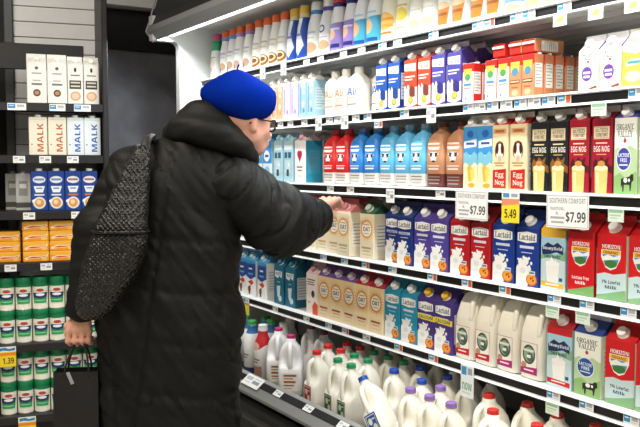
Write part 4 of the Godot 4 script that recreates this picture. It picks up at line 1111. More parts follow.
# ------------------------------------------------------------------ goods on the cooler shelves
const ROWS := [
	[["cream_green", -4.05], ["cream_sky", -3.936], ["cream_sky", -3.847], ["cream_mauve", -3.757], ["cream_mauve", -3.661], ["cream_mug", -3.55], ["cream_mug", -3.467], ["cream_mug", -3.381], ["cream_mug", -3.298], ["cream_swirl", -3.21], ["cream_swirl", -3.122], ["cream_azure", -3.028], ["cream_violet", -2.933], ["cream_plum", -2.837], ["cream_plum", -2.747], ["cream_cyan", -2.665], ["cream_cyan", -2.573], ["cream_sun", -2.48], ["cream_lemon", -2.389], ["cream_pale", -2.306], ["cream_pale", -2.230], ["cream_cup", -2.152], ["cream_cup", -2.072], ["cream_cup", -1.985], ["cream_cup", -1.905], ["cream_frost", -1.82], ["cream_frost", -1.74], ["cream_frost", -1.66], ["cream_frost", -1.58], ["cream_frost", -1.50], ["cream_frost", -1.42]],
	[["slim_orange", -3.37], ["slim_orange", -3.30], ["slim_lilac", -3.228], ["slim_lilac", -3.160], ["slim_blue", -3.088], ["slim_blue", -3.018], ["malk_orange", -2.875], ["malk_orange", -2.788], ["malk_blue", -2.696], ["malk_blue", -2.602, 0.05], ["small_blue", -2.500], ["small_blue", -2.417], ["small_orange", -2.322], ["small_orange", -2.244], ["small_purple", -2.163], ["small_purple", -2.083], ["mini_white", -2.012], ["mini_white", -1.906], ["mini_white", -1.851], ["mini_orange", -1.797], ["mini_orange", -1.743], ["farm_small", -1.523], ["farm_small", -1.449], ["yellow_small", -1.375], ["yellow_small", -1.301], ["yellow_small", -1.227]],
	[["water_blue", -3.52], ["water_blue", -3.42], ["glacier", -3.31], ["glacier", -3.212], ["heart", -3.110], ["cow_red", -2.872], ["cow_red", -2.773], ["cow_blue", -2.672], ["cow_blue", -2.570], ["cow_sky", -2.468], ["cow_sky", -2.371], ["cow_sky", -2.275], ["cow_brown", -2.179], ["cow_brown", -2.082], ["vanilla", -1.998], ["vanilla", -1.926], ["nog_cream", -1.857], ["nog_cream", -1.779], ["nog_black", -1.698], ["nog_black", -1.624], ["nog_red", -1.548], ["nog_red", -1.470], ["farm_purple", -1.392], ["farm_purple", -1.316], ["farm_purple", -1.240]],
	[["oat_plain", -3.22], ["oat_plain", -3.12], ["oat_plain", -3.02], ["oat_plain", -2.921], ["oat_plain", -2.825], ["oat_plain", -2.727, -0.018], ["oat_green", -2.585], ["lac_navy", -2.447, 0.02], ["lac_navy", -2.345], ["lac_purple", -2.246], ["lac_purple", -2.149], ["lac_red", -2.045], ["lac_red", -1.943], ["lac_blue", -1.841], ["lac_blue", -1.735], ["pasture_yellow", -1.636], ["red_green", -1.532], ["red_pale", -1.430], ["red_pale", -1.330], ["red_pale", -1.228]],
	[["blue_white", -3.80], ["blue_white", -3.70], ["blue_white", -3.595], ["blue_white", -3.475], ["teal_box", -3.304], ["teal_box", -3.203], ["pink_white", -3.003], ["oat_violet", -2.905], ["oat_violet", -2.809], ["oat_violet", -2.713], ["oat_red", -2.617], ["oat_red", -2.520], ["lac_aqua", -2.420], ["lac_aqua", -2.318], ["lac_calcium", -2.220], ["lac_calcium", -2.123], ["jug_red", -2.020], ["jug_red", -1.921], ["jug_magenta", -1.823], ["jug_magenta", -1.716], ["pasture_red", -1.606], ["farm_blue", -1.504], ["red_shield", -1.398], ["red_shield", -1.298], ["red_shield", -1.198]],
]

# what tells one of a run of look-alikes from the next: the neighbour of another kind
func beside(row: Array, i: int) -> String:
	var id: String = row[i][0]
	var a := i
	while a > 0 and row[a - 1][0] == id:
		a -= 1
	var b := i
	while b < row.size() - 1 and row[b + 1][0] == id:
		b += 1
	if a == b:
		return ""
	var nth := ["beside the ", "second from the ", "third from the ", "fourth from the ", "fifth from the ", "sixth from the ", "seventh from the ", "eighth from the "]
	if a > 0 and (i - a <= b - i or b == row.size() - 1):
		return ", " + nth[i - a] + kinds[row[a - 1][0]].short
	return ", " + nth[b - i] + kinds[row[b + 1][0]].short

func stock_cooler() -> void:
	var place := ["top", "second", "third", "fourth", "fifth"]
	for r in 5:
		var row: Array = ROWS[r]
		for i in row.size():
			var id: String = row[i][0]
			var k: Dictionary = kinds[id]
			var d: float = k.get("d", 0.08)
			if k.shape == "bottle":
				d = k.profile[1][1] * 2
			if k.shape == "flatjug":
				d = 0.094
			var back: float = row[i][2] if row[i].size() > 2 else 0.0
			var z := -0.010 - d / 2 - back - rng.randf_range(0.0, 0.006)
			var turn := rng.randf_range(-0.025, 0.025)
			put(id, Vector3(row[i][1], SHELF_Y[r], z), turn, k.desc + beside(row, i))
			# the ones behind, where the photograph shows them over or beside the front row
			var deep := 0
			if r >= 3:
				deep = 1
			if id in ["mini_white", "mini_orange"]:
				deep = 5
			if id in ["small_purple", "malk_blue", "heart", "oat_green", "teal_box", "oat_plain"]:
				deep = 2 if id != "oat_plain" else 1
			if id == "malk_blue" and back > 0:
				deep = 1
			for q in deep:
				var lab: String = k.desc + beside(row, i) + ", " + ["second row", "third row", "fourth row", "fifth row", "sixth row"][q]
				put(id, Vector3(row[i][1] + rng.randf_range(-0.001, 0.001), SHELF_Y[r], z - (d + 0.004) * (q + 1)), 0.0, lab)
	# mini boxes lying across the tops of the standing ones
	var j := 0
	for e in [["mini_white", -1.878, "over the mini white boxes"], ["mini_orange", -1.806, "over the seam between white and orange boxes"], ["mini_orange", -1.750, "over the outermost orange boxes"]]:
		var o := put(e[0], Vector3(e[1], SHELF_Y[1] + 0.134 + 0.021, -0.020 - 0.128), 0.0, kinds[e[0]].desc + " lying flat " + e[2])
		o.rotation = Vector3(PI / 2, 0, 0)
		j += 1

# ------------------------------------------------------------------ jugs on the deck: [x, z] of each cap
func stock_deck() -> void:
	var y := 0.371
	var rows := {
		"deck_red": [[-2.74, 0.125], [-2.81, 0.027], [-2.712, 0.027], [-2.81, -0.071], [-2.712, -0.071], [-2.81, -0.169], [-2.712, -0.169]],
		"deck_green": [[-2.585, 0.125], [-2.485, 0.13], [-2.614, 0.027], [-2.516, 0.030], [-2.614, -0.071], [-2.516, -0.071], [-2.418, -0.071], [-2.614, -0.169], [-2.516, -0.169]],
		"deck_blue": [[-2.335, 0.040], [-2.320, -0.071], [-2.170, 0.043], [-2.165, -0.071], [-2.067, -0.071], [-2.340, -0.169], [-2.242, -0.169], [-2.144, -0.169], [-2.046, -0.169]],
		"deck_purple": [[-2.105, 0.145], [-2.070, 0.043], [-2.005, 0.145], [-1.905, 0.14]],
		"deck_gallon": [[-1.90, -0.02], [-1.77, 0.09], [-1.765, -0.055], [-1.64, -0.05], [-1.60, 0.08], [-1.505, -0.06], [-1.46, 0.07], [-1.36, -0.06]],
		"deck_kefir": [[-3.70, 0.10], [-3.58, 0.03], [-3.45, 0.055], [-3.42, -0.035], [-3.52, -0.06]],
		"deck_white": [[-3.50, 0.15], [-3.32, -0.05], [-3.40, -0.13], [-3.60, 0.14]],
		"deck_kefir_red": [[-3.33, 0.06]],
		"deck_pink": [[-3.185, 0.055], [-3.02, 0.085]],
		"deck_maroon": [[-3.15, -0.10], [-3.01, -0.08]],
	}
	for id in rows:
		var k: Dictionary = kinds[id]
		var n := 0
		for p in rows[id]:
			var turn := rng.randf_range(-0.02, 0.02)
			if id == "deck_pink":
				turn = 0.95
			if id == "deck_gallon":
				turn = rng.randf_range(-0.08, 0.08)
			put(id, Vector3(p[0], y, p[1]), turn, deck_label(id, p, rows[id]))
			n += 1
	# one jug has toppled against its neighbours
	var o := put("deck_blue", Vector3(-2.215, 0.400, 0.148), 0.0, "toppled blue-capped milk jug leaning on the deck among upright jugs")
	o.rotation = Vector3(-0.10, 0.25, 0.62)

func deck_label(id: String, p: Array, all: Array) -> String:
	var row := deck_row(p)
	var rank := 0
	var count := 0
	for q in all:
		if deck_row(q) == row:
			count += 1
			if q[0] < p[0]:
				rank += 1
	var tail := "" if count == 1 else ", %s from the end panel" % ["first", "second", "third", "fourth", "fifth", "sixth"][rank]
	return "%s, %s%s" % [kinds[id].desc, row, tail]

func deck_row(p: Array) -> String:
	return "front row" if p[1] > 0.075 else ("second row" if p[1] > -0.02 else ("third row" if p[1] > -0.10 else "fourth row"))

func stock_shelving() -> void:
	var dry := func(id: String, t: float, y: float, z: float, label: String):
		put(id, shelf_point(t, y, z - kinds[id].get("d", 0.08) / 2.0), SHELF_FRAME + rng.randf_range(-0.02, 0.02), label)
	var row1 := [["barista_brown", -0.052], ["barista_brown", 0.044], ["barista_dark", 0.130], ["barista_dark", 0.208]]
	for i in 4:
		dry.call(row1[i][0], row1[i][1], DRY_Y[0], -0.03, kinds[row1[i][0]].desc + (", beside the other kind" if i in [1, 2] else ", outermost of the two"))
	var row2 := [["malk_tall_brown", -0.05], ["malk_tall_brown", 0.040], ["malk_tall_blue", 0.126], ["malk_tall_blue", 0.208]]
	for i in 4:
		dry.call(row2[i][0], row2[i][1], DRY_Y[1], -0.03, kinds[row2[i][0]].desc + (", beside the other colour" if i in [1, 2] else ", outermost of the two"))
	var row3 := [["breeze_white", -0.05], ["breeze_white", 0.030], ["breeze_orange", 0.110], ["breeze_orange", 0.190]]
	for i in 4:
		dry.call(row3[i][0], row3[i][1], DRY_Y[2], -0.03, kinds[row3[i][0]].desc + (", beside the other kind" if i in [1, 2] else ", outermost of the two"))
	dry.call("grey_tall", -0.125, DRY_Y[2], -0.08, "grey carton with dark band beside the navy almond cartons")
	dry.call("grey_tall", -0.175, DRY_Y[2], -0.16, "grey carton with dark band set back behind its twin")
	for c in 3:
		for r in 4:
			if c == 0 and r == 3:
				continue
			dry.call("cheese_box", -0.205 + 0.1255 * c + (0.0 if c == 0 else 0.008), DRY_Y[3] + 0.0509 * r, -0.03 - (0.02 if c == 0 else 0.0), "flat orange cheese box, %s of the %s stack" % [["bottom", "second up", "third up", "top"][r], ["lower three-box", "middle", "slatted-end"][c]])
	for tier in 4:
		var y: float = DRY_Y[4] if tier < 2 else DRY_Y[5]
		for c in 6:
			dry.call("green_can", -0.214 + 0.079 * c, y + (0.1635 if tier % 2 == 0 else 0.0), -0.03, "green-lidded powder can, %s tier on the %s shelf of cans, %s" % [["upper", "lower"][tier % 2], ["higher", "higher", "bottom", "bottom"][tier], ["outermost", "second along", "third along", "fourth along", "fifth along", "sixth along"][c]])

# ------------------------------------------------------------------ tickets and signs
func ticket(print_id: String, w: float, h: float, at: Vector3, rot: Vector3, label: String, group: String, called := "price_ticket") -> Node3D:
	var key := "t|%s|%.3f|%.3f" % [print_id, w, h]
	var o := label_plate(print_id, w, h, 0.0008) if not mats.has(key) else null
	if o == null:
		o = MeshInstance3D.new()
		o.mesh = mats[key]
		o.material_override = print_mat
	else:
		mats[key] = o.mesh
	o.name = numbered(called)
	add_child(o)
	o.position = at
	o.rotation = rot
	tag(o, label, "sign" if called != "price_ticket" else "price tag", group)
	return o

func nearest_short(r: int, x: float) -> String:
	var best := ""
	var bd := 1e9
	for e in ROWS[r]:
		if absf(e[1] - x) < bd:
			bd = absf(e[1] - x)
			best = kinds[e[0]].short
	return best

func tickets() -> void:
	var look := {"ticket_blue": "white ticket with blue square", "ticket_plain": "plain white ticket", "ticket_red": "white, blue and red ticket", "ticket_green": "hanging pale green ticket", "ticket_orange": "hanging cream ticket with orange mark", "ticket_yellow": "hanging yellow sale ticket", "sign_colour": "hanging pale ticket with green lettering", "ticket_hang": "hanging plain white ticket"}
	# [x, style]; hanging ones drop below the rail
	var rails := [
		[[-3.401, "hang"], [-3.199, "hang"], [-3.014, "plain"], [-2.899, "plain"], [-2.724, "plain"], [-2.597, "plain"], [-2.46, "blue"], [-2.367, "plain"], [-2.164, "blue"], [-1.945, "blue"], [-1.893, "red"], [-1.776, "blue"], [-1.725, "blue"], [-1.597, "orange"], [-1.590, "blue"], [-1.473, "orange"], [-1.356, "orange"]],
		[[-3.247, "plain"], [-3.155, "plain"], [-3.032, "plain"], [-2.899, "hang"], [-2.829, "plain"], [-2.768, "plain"], [-2.70, "hang"], [-2.635, "plain"], [-2.555, "blue"], [-2.47, "redhang"], [-2.323, "blue"], [-2.161, "hang"], [-1.984, "blue"], [-1.873, "blue"], [-1.93, "plain"], [-1.813, "plain"], [-1.754, "blue"], [-1.699, "plain"], [-1.643, "blue"], [-1.585, "red"], [-1.456, "green"], [-1.345, "blue"]],
		[[-3.221, "plain"], [-2.821, "plain"], [-2.672, "plain"], [-2.393, "hang"], [-2.120, "plain"], [-1.393, "green"], [-1.300, "blue"]],
		[[-2.875, "blue"], [-2.714, "blue"], [-2.565, "red"], [-2.39, "blue"], [-2.160, "red"], [-1.982, "red"], [-1.808, "red"], [-1.608, "blue"], [-1.606, "green"], [-1.496, "green"], [-1.490, "blue"], [-1.354, "blue"]],
		[[-3.593, "yellow"], [-3.301, "plain"], [-3.016, "plain"], [-2.835, "blue"], [-2.706, "red"], [-2.557, "plain"], [-2.350, "red"], [-2.150, "red"], [-1.605, "blue"], [-1.600, "green"], [-1.485, "blue"], [-1.337, "blue"]],
	]
	var names := ["top", "second", "third", "fourth", "fifth"]
	for r in 5:
		var seen := {}
		for e in rails[r]:
			var x: float = e[0]
			var y: float = SHELF_Y[r] - 0.021
			var z := 0.0075
			var near := nearest_short(r, x)
			var w := 0.050
			var h := 0.031
			var id: String = "ticket_" + e[1]
			var lk: String = id
			match e[1]:
				"hang":
					id = "ticket_plain"
					h = 0.052
					y -= 0.016
					z = 0.0175
				"redhang":
					id = "ticket_red"
					lk = "ticket_red"
					h = 0.026
					y -= 0.034
					z = 0.0175
				"green", "orange":
					h = 0.036
					y -= 0.036
					z = 0.0175
				"yellow":
					h = 0.085
					w = 0.075
					y -= 0.03
					z = 0.0175
			var label := "%s under the %s" % [look[lk], near]
			seen[label] = seen.get(label, 0) + 1
			if seen[label] > 1:
				label += ["", "", ", twin ticket", ", third such ticket", ", fourth such ticket"][seen[label]]
			ticket(id, w, h, Vector3(x, y, z), Vector3.ZERO, label, "price tickets on the cooler rails")
	# larger price cards
	ticket("sign_white", 0.152, 0.094, Vector3(-1.952, 1.248, 0.020), Vector3(0, 0, -0.01), "white price card hanging over the red splash cartons", "white price cards", "price_card")
	ticket("sign_white", 0.152, 0.096, Vector3(-1.556, 1.247, 0.020), Vector3(0, 0, 0.01), "white price card hanging over the yellow-banded carton", "white price cards", "price_card")
	ticket("sign_yellow", 0.074, 0.095, Vector3(-1.778, 1.249, 0.019), Vector3.ZERO, "yellow price card hanging over the royal blue cartons", "", "price_card")
	ticket("sign_colour", 0.062, 0.108, Vector3(-1.963, 0.660, 0.019), Vector3.ZERO, "pale price card with green lettering under the red label jugs", "", "price_card")
	# deck rail
	var tilt := Vector3(-0.90, 0, 0)
	ticket("ticket_plain", 0.15, 0.055, Vector3(-3.06, 0.4395, 0.254), tilt, "wide white paper ticket on the deck rail beside the coat", "tickets on the deck rail")
	for e in [[-2.84, "before the magenta-capped jugs"], [-2.60, "before the red-capped slim jugs"], [-2.36, "before the green-capped jugs"]]:
		ticket("ticket_plain", 0.06, 0.028, Vector3(e[0], 0.4395, 0.251), tilt, "small white ticket on the deck rail " + e[1], "tickets on the deck rail")
	# dry shelving tickets
	var g := "tickets on the dry shelving rails"
	for e in [[-0.145, 0, 0.085, "beside the brown circle cartons"], [0.042, 0, 0.075, "under the brown circle cartons"], [0.160, 0, 0.080, "under the dark label cartons"],
			[-0.140, 1, 0.055, "before the empty shelf space"], [-0.020, 1, 0.055, "under the brown-lettered cartons"], [0.110, 1, 0.055, "under the blue-lettered cartons"],
			[-0.100, 2, 0.055, "under the grey cartons"], [0.125, 2, 0.055, "under the orange strip almond cartons"], [-0.19, 3, 0.055, "under the three-box stack"], [-0.025, 3, 0.055, "under the middle orange stack"]]:
		ticket("ticket_plain" if e[1] > 0 else "ticket_blue", e[2], 0.034, shelf_point(e[0], DRY_Y[e[1]] - 0.022, 0.0075), Vector3(0, SHELF_FRAME, 0), "white ticket on the dry shelving rail " + e[3], g)
	ticket("shelf_yellow", 0.082, 0.10, shelf_point(-0.215, DRY_Y[4] - 0.055, 0.0095), Vector3(0, SHELF_FRAME, 0), "yellow sale card hanging under the higher shelf of cans", "yellow sale cards", "price_card")
	ticket("shelf_yellow", 0.082, 0.10, shelf_point(-0.130, DRY_Y[5] - 0.055, 0.0095), Vector3(0, SHELF_FRAME, 0), "yellow sale card hanging under the bottom shelf of cans", "yellow sale cards", "price_card")

# ------------------------------------------------------------------ the shopper
# bones: [a, b, radius at a, radius at b]; a smooth union of tapered capsules meshed as surface nets
func field(st: SurfaceTool, bones: Array, cs: float, k: float, paint: Callable, push = null) -> void:
	var lo := Vector3(1e9, 1e9, 1e9)
	var hi := -lo
	for b in bones:
		var r := Vector3.ONE * (maxf(b[2], b[3]) + cs * 2)
		lo = lo.min((b[0] as Vector3).min(b[1]) - r)
		hi = hi.max((b[0] as Vector3).max(b[1]) + r)
	var nx := int((hi.x - lo.x) / cs) + 2
	var ny := int((hi.y - lo.y) / cs) + 2
	var nz := int((hi.z - lo.z) / cs) + 2
	var acc := PackedFloat32Array()
	acc.resize(nx * ny * nz)
	var pad := 4.2 / k
	for b in bones:
		var a: Vector3 = b[0]
		var ba: Vector3 = b[1] - a
		var bb := maxf(ba.length_squared(), 1e-9)
		var ra: float = b[2]
		var rd: float = b[3] - ra
		var m := maxf(b[2], b[3]) + pad
		var l: Vector3 = a.min(b[1]) - Vector3.ONE * m - lo
		var h: Vector3 = a.max(b[1]) + Vector3.ONE * m - lo
		var i0 := maxi(0, int(l.x / cs))
		var i1 := mini(nx - 1, int(h.x / cs) + 1)
		for z in range(maxi(0, int(l.z / cs)), mini(nz - 1, int(h.z / cs) + 1) + 1):
			for y in range(maxi(0, int(l.y / cs)), mini(ny - 1, int(h.y / cs) + 1) + 1):
				var row := (z * ny + y) * nx
				var p := lo + Vector3(i0, y, z) * cs - a
				for x in range(i0, i1 + 1):
					var t := clampf(p.dot(ba) / bb, 0.0, 1.0)
					var d := (p - ba * t).length() - ra - rd * t
					if d < pad:
						acc[row + x] += exp(-k * d)
					p.x += cs
	var ids := {}
	var verts := PackedVector3Array()
	var sx := 1
	var sy := nx
	var sz := nx * ny
	var off := [0, sx, sy, sx + sy, sz, sx + sz, sy + sz, sx + sy + sz]
	var edges := [[0, 1], [2, 3], [4, 5], [6, 7], [0, 2], [1, 3], [4, 6], [5, 7], [0, 4], [1, 5], [2, 6], [3, 7]]
	for z in nz - 1:
		for y in ny - 1:
			var row := (z * ny + y) * nx
			for x in nx - 1:
				var i := row + x
				var c := 0
				if acc[i] > 1.0: c += 1
				if acc[i + 1] > 1.0: c += 1
				if acc[i + sy] > 1.0: c += 1
				if acc[i + sy + 1] > 1.0: c += 1
				if acc[i + sz] > 1.0: c += 1
				if acc[i + sz + 1] > 1.0: c += 1
				if acc[i + sz + sy] > 1.0: c += 1
				if acc[i + sz + sy + 1] > 1.0: c += 1
				if c == 0 or c == 8:
					continue
				var s := Vector3.ZERO
				var n := 0
				for e in edges:
					var va := log(maxf(acc[i + off[e[0]]], 1e-4))
					var vb := log(maxf(acc[i + off[e[1]]], 1e-4))
					if (va > 0.0) != (vb > 0.0):
						var t := va / (va - vb)
						var pa := Vector3(e[0] & 1, (e[0] >> 1) & 1, e[0] >> 2)
						var pb := Vector3(e[1] & 1, (e[1] >> 1) & 1, e[1] >> 2)
						s += pa.lerp(pb, t)
						n += 1
				ids[i] = verts.size()
				verts.append(lo + (Vector3(x, y, z) + s / n) * cs)
	var tris := PackedInt32Array()
	for i in ids:
		var inside: bool = acc[i] > 1.0
		for ax in 3:
			var s: int = [sx, sy, sz][ax]
			if (acc[i + s] > 1.0) == inside:
				continue
			var u: int = [sy, sz, sx][ax]
			var v: int = [sz, sx, sy][ax]
			if not (ids.has(i - u) and ids.has(i - v) and ids.has(i - u - v)):
				continue
			var q := [ids[i], ids[i - u], ids[i - u - v], ids[i - v]]
			if inside:
				q = [q[0], q[3], q[2], q[1]]
			tris.append_array(PackedInt32Array([q[0], q[1], q[2], q[0], q[2], q[3]]))
	if push != null:
		var nrm := PackedVector3Array()
		nrm.resize(verts.size())
		for i in range(0, tris.size(), 3):
			var n := (verts[tris[i + 2]] - verts[tris[i]]).cross(verts[tris[i + 1]] - verts[tris[i]])
			for q in 3:
				nrm[tris[i + q]] += n
		for i in verts.size():
			verts[i] += nrm[i].normalized() * push.call(verts[i], nrm[i].normalized())
	for i in tris:
		st.set_color(paint.call(verts[i]))
		st.add_vertex(verts[i])

func finger(bones: Array, pts: Array, r0: float, r1: float) -> void:
	for i in pts.size() - 1:
		var a := lerpf(r0, r1, float(i) / (pts.size() - 1))
		var b := lerpf(r0, r1, float(i + 1) / (pts.size() - 1))
		bones.append([pts[i], pts[i + 1], a, b])

func build_person() -> void:
	var o := base("person", Vector3(-2.631, 0, 0.757), 1.0095)
	tag(o, "shopper in long black puffer coat and blue beret reaching into the cooler", "person")
	# --- body: trunk, limbs, head and hands as one mesh
	var st := begin()
	st.set_smooth_group(0)
	var skin := Color.html("d6a089").srgb_to_linear()
	var cloth := Color.html("1b1b1d").srgb_to_linear()
	var wr_l := Vector3(-0.338, 0.868, 0.044)
	var wr_r := Vector3(0.478, 1.205, -0.255)
	var trunk := [
		[Vector3(-0.10, 1.25, -0.02), Vector3(-0.12, 0.85, -0.02), 0.08, 0.10], [Vector3(0.08, 1.22, 0.0), Vector3(0.04, 0.85, -0.01), 0.08, 0.10],
		[Vector3(-0.14, 1.34, -0.05), Vector3(0.19, 1.29, 0.03), 0.055, 0.055], [Vector3(0.05, 1.33, -0.01), Vector3(0.14, 1.45, -0.01), 0.07, 0.056],
		[Vector3(-0.15, 1.34, -0.05), Vector3(-0.262, 1.12, -0.01), 0.05, 0.043], [Vector3(-0.262, 1.12, -0.01), wr_l, 0.042, 0.028],
		[Vector3(0.20, 1.29, 0.04), Vector3(0.368, 1.175, 0.01), 0.05, 0.045], [Vector3(0.368, 1.175, 0.01), wr_r, 0.044, 0.029],
		[Vector3(-0.11, 0.85, -0.02), Vector3(-0.11, 0.48, -0.02), 0.09, 0.062], [Vector3(-0.11, 0.48, -0.02), Vector3(-0.11, 0.11, -0.0), 0.062, 0.042],
		[Vector3(0.04, 0.85, -0.01), Vector3(0.05, 0.48, -0.03), 0.09, 0.062], [Vector3(0.05, 0.48, -0.03), Vector3(0.06, 0.11, -0.02), 0.062, 0.042],
	]
	field(st, trunk, 0.014, 45.0, func(p: Vector3) -> Color: return skin if p.y > 1.40 or (p.y < 0.9 and p.x < -0.3) or p.x > 0.42 else cloth)
	# head, turned towards the shelves and bent a little
	var fwd := Vector3(0.80, -0.14, -0.585).normalized()
	var side := fwd.cross(Vector3.UP).normalized()
	var hb := Basis(side, side.cross(fwd).normalized(), fwd)
	var head := Transform3D(hb, Vector3(0.218, 1.528, -0.010))
	var hbones := []
	for b in [[Vector3(0, 0.028, -0.025), Vector3(0, 0.036, 0.012), 0.084, 0.082], [Vector3(0, -0.01, 0.035), Vector3(0, -0.075, 0.058), 0.064, 0.036], [Vector3(-0.036, -0.045, 0.02), Vector3(-0.02, -0.078, 0.05), 0.042, 0.03], [Vector3(0.036, -0.045, 0.02), Vector3(0.02, -0.078, 0.05), 0.042, 0.03],
			[Vector3(0, 0.012, 0.094), Vector3(0, -0.026, 0.110), 0.009, 0.013], [Vector3(-0.013, -0.03, 0.100), Vector3(0.013, -0.03, 0.100), 0.009, 0.009], [Vector3(-0.04, 0.026, 0.076), Vector3(-0.012, 0.024, 0.090), 0.011, 0.011], [Vector3(0.04, 0.026, 0.076), Vector3(0.012, 0.024, 0.090), 0.011, 0.011],
			[Vector3(-0.042, -0.022, 0.056), Vector3(-0.036, -0.03, 0.066), 0.026, 0.022], [Vector3(0.042, -0.022, 0.056), Vector3(0.036, -0.03, 0.066), 0.026, 0.022], [Vector3(-0.017, -0.056, 0.092), Vector3(0.017, -0.056, 0.092), 0.0075, 0.0075], [Vector3(-0.015, -0.066, 0.090), Vector3(0.015, -0.066, 0.090), 0.008, 0.008],
			[Vector3(0.078, 0.012, -0.004), Vector3(0.083, -0.026, 0.0), 0.013, 0.009], [Vector3(-0.078, 0.012, -0.004), Vector3(-0.083, -0.026, 0.0), 0.013, 0.009], [Vector3(0, -0.06, -0.012), Vector3(0, -0.17, -0.04), 0.056, 0.06]]:
		hbones.append([head * b[0], head * b[1], b[2], b[3]])
	field(st, hbones, 0.005, 130.0, func(p: Vector3) -> Color:
		var q: Vector3 = head.affine_inverse() * p
		return Color.html("b5625a").srgb_to_linear() if q.z > 0.086 and q.y < -0.050 and q.y > -0.073 and absf(q.x) < 0.022 else skin)
	# left hand, closed round the bag's cords
	var lh := []
	for i in 4:
		var x := -0.382 + 0.0235 * i
		lh.append([wr_l + Vector3((i - 1.5) * 0.007, -0.005, 0), Vector3(x, 0.806 + 0.003 * [0, 1, 1, -1][i], 0.056), 0.019, 0.0125])
		var yk: float = 0.803 + 0.003 * [0, 1, 1, -1][i]
		var ln: float = [0.9, 1.0, 0.95, 0.78][i]
		finger(lh, [Vector3(x, yk, 0.057), Vector3(x - 0.002, yk - 0.036 * ln, 0.060), Vector3(x - 0.001, yk - 0.050 * ln, 0.038), Vector3(x, yk - 0.032 * ln, 0.022)], 0.0098, 0.0078)
	finger(lh, [Vector3(-0.358, 0.850, 0.040), Vector3(-0.392, 0.818, 0.036), Vector3(-0.394, 0.786, 0.028), Vector3(-0.378, 0.768, 0.020)], 0.0145, 0.0085)
	field(st, lh, 0.0030, 420.0, func(_p: Vector3) -> Color: return skin)
	# right hand, stretched out to a carton
	var rh := []
	var d := Vector3(0.42, 0.03, -0.905).normalized()
	var s := d.cross(Vector3.UP).normalized()
	var up := s.cross(d)
	for i in 4:
		var w := (i - 1.5) * 0.0205
		var ln: float = [0.88, 1.0, 0.94, 0.76][i]
		var kn: Vector3 = wr_r + d * (0.098 + 0.004 * [0, 1, 1, -1][i]) + s * w + up * 0.030
		rh.append([wr_r + s * w * 0.4 + up * 0.012, kn, 0.020, 0.0125])
		finger(rh, [kn, kn + d * 0.044 * ln + s * w * 0.15 + up * 0.006, kn + d * 0.072 * ln + s * w * 0.2 - up * 0.012, kn + d * 0.086 * ln + s * w * 0.2 - up * 0.034 * ln], 0.0105, 0.0080)
	finger(rh, [wr_r + d * 0.03 - s * 0.018 + up * 0.006, wr_r + d * 0.062 - s * 0.046 - up * 0.002, wr_r + d * 0.100 - s * 0.052 - up * 0.010, wr_r + d * 0.128 - s * 0.044 - up * 0.018], 0.0145, 0.009)
	field(st, rh, 0.0030, 420.0, func(_p: Vector3) -> Color: return skin)
	var bm := StandardMaterial3D.new()
	bm.vertex_color_use_as_albedo = true
	bm.roughness = 0.55
	bm.subsurf_scatter_enabled = true
	bm.subsurf_scatter_strength = 0.12
	part("body", done(st), bm, o)
	# --- coat
	var cst := begin()
	cst.set_smooth_group(0)
	var coat := [
		[Vector3(-0.150, 1.27, -0.02), Vector3(-0.158, 0.82, -0.02), 0.125, 0.140], [Vector3(-0.158, 0.82, -0.02), Vector3(-0.162, 0.42, -0.03), 0.140, 0.148],
		[Vector3(0.092, 1.25, 0.01), Vector3(0.066, 0.82, 0.0), 0.128, 0.144], [Vector3(0.066, 0.82, 0.0), Vector3(0.060, 0.42, 0.0), 0.144, 0.150],
		[Vector3(-0.03, 1.28, 0.03), Vector3(-0.04, 0.42, 0.02), 0.135, 0.150],
		[Vector3(-0.150, 1.358, -0.05), Vector3(0.03, 1.360, 0.010), 0.096, 0.112], [Vector3(0.03, 1.355, 0.010), Vector3(0.190, 1.30, 0.035), 0.112, 0.104],
		[Vector3(0.03, 1.37, -0.02), Vector3(0.110, 1.44, -0.01), 0.105, 0.090],
	]
	var sleeve_r := [[Vector3(0.196, 1.305, 0.050), Vector3(0.355, 1.180, 0.020), 0.108, 0.116], [Vector3(0.355, 1.180, 0.020), Vector3(0.462, 1.182, -0.205), 0.114, 0.076]]
	var sleeve_l := [[Vector3(-0.172, 1.356, -0.055), Vector3(-0.278, 1.14, -0.01), 0.098, 0.092], [Vector3(-0.278, 1.14, -0.01), Vector3(-0.334, 0.895, 0.04), 0.092, 0.062]]
	# stand collar: a thick roll that lies on the shoulders and rises behind the head
	var ring_pts := spline([Vector3(-0.018, 1.488, -0.03), Vector3(0.015, 1.508, 0.05), Vector3(0.090, 1.508, 0.098), Vector3(0.165, 1.486, 0.098), Vector3(0.222, 1.444, 0.05), Vector3(0.235, 1.412, -0.04), Vector3(0.17, 1.425, -0.13), Vector3(0.06, 1.47, -0.16), Vector3(-0.01, 1.485, -0.11), Vector3(-0.018, 1.488, -0.03)], 2)
	var ring_r := [0.044, 0.046, 0.046, 0.045, 0.044, 0.042, 0.040, 0.036, 0.034, 0.034, 0.034, 0.035, 0.036, 0.038, 0.040, 0.041, 0.042, 0.043, 0.044]
	var collar := []
	for i in ring_pts.size() - 1:
		var low := Vector3(0, -0.012, 0)
		collar.append([ring_pts[i] + low, ring_pts[i + 1] + low, ring_r[i] * 0.82, ring_r[i + 1] * 0.82])
		# the roll's upper edge leans in towards the head
		var mid := Vector3(0.13, 0, -0.02)
		var lift := func(p: Vector3) -> Vector3: return p + Vector3((mid.x - p.x) * 0.36, 0.046, (mid.z - p.z) * 0.36)
		collar.append([lift.call(ring_pts[i]), lift.call(ring_pts[i + 1]), ring_r[i] * 0.66, ring_r[i + 1] * 0.66])
	var n1 := FastNoiseLite.new()
	n1.seed = 5
	n1.noise_type = FastNoiseLite.TYPE_SIMPLEX_SMOOTH
	n1.frequency = 1.0
	n1.fractal_octaves = 2
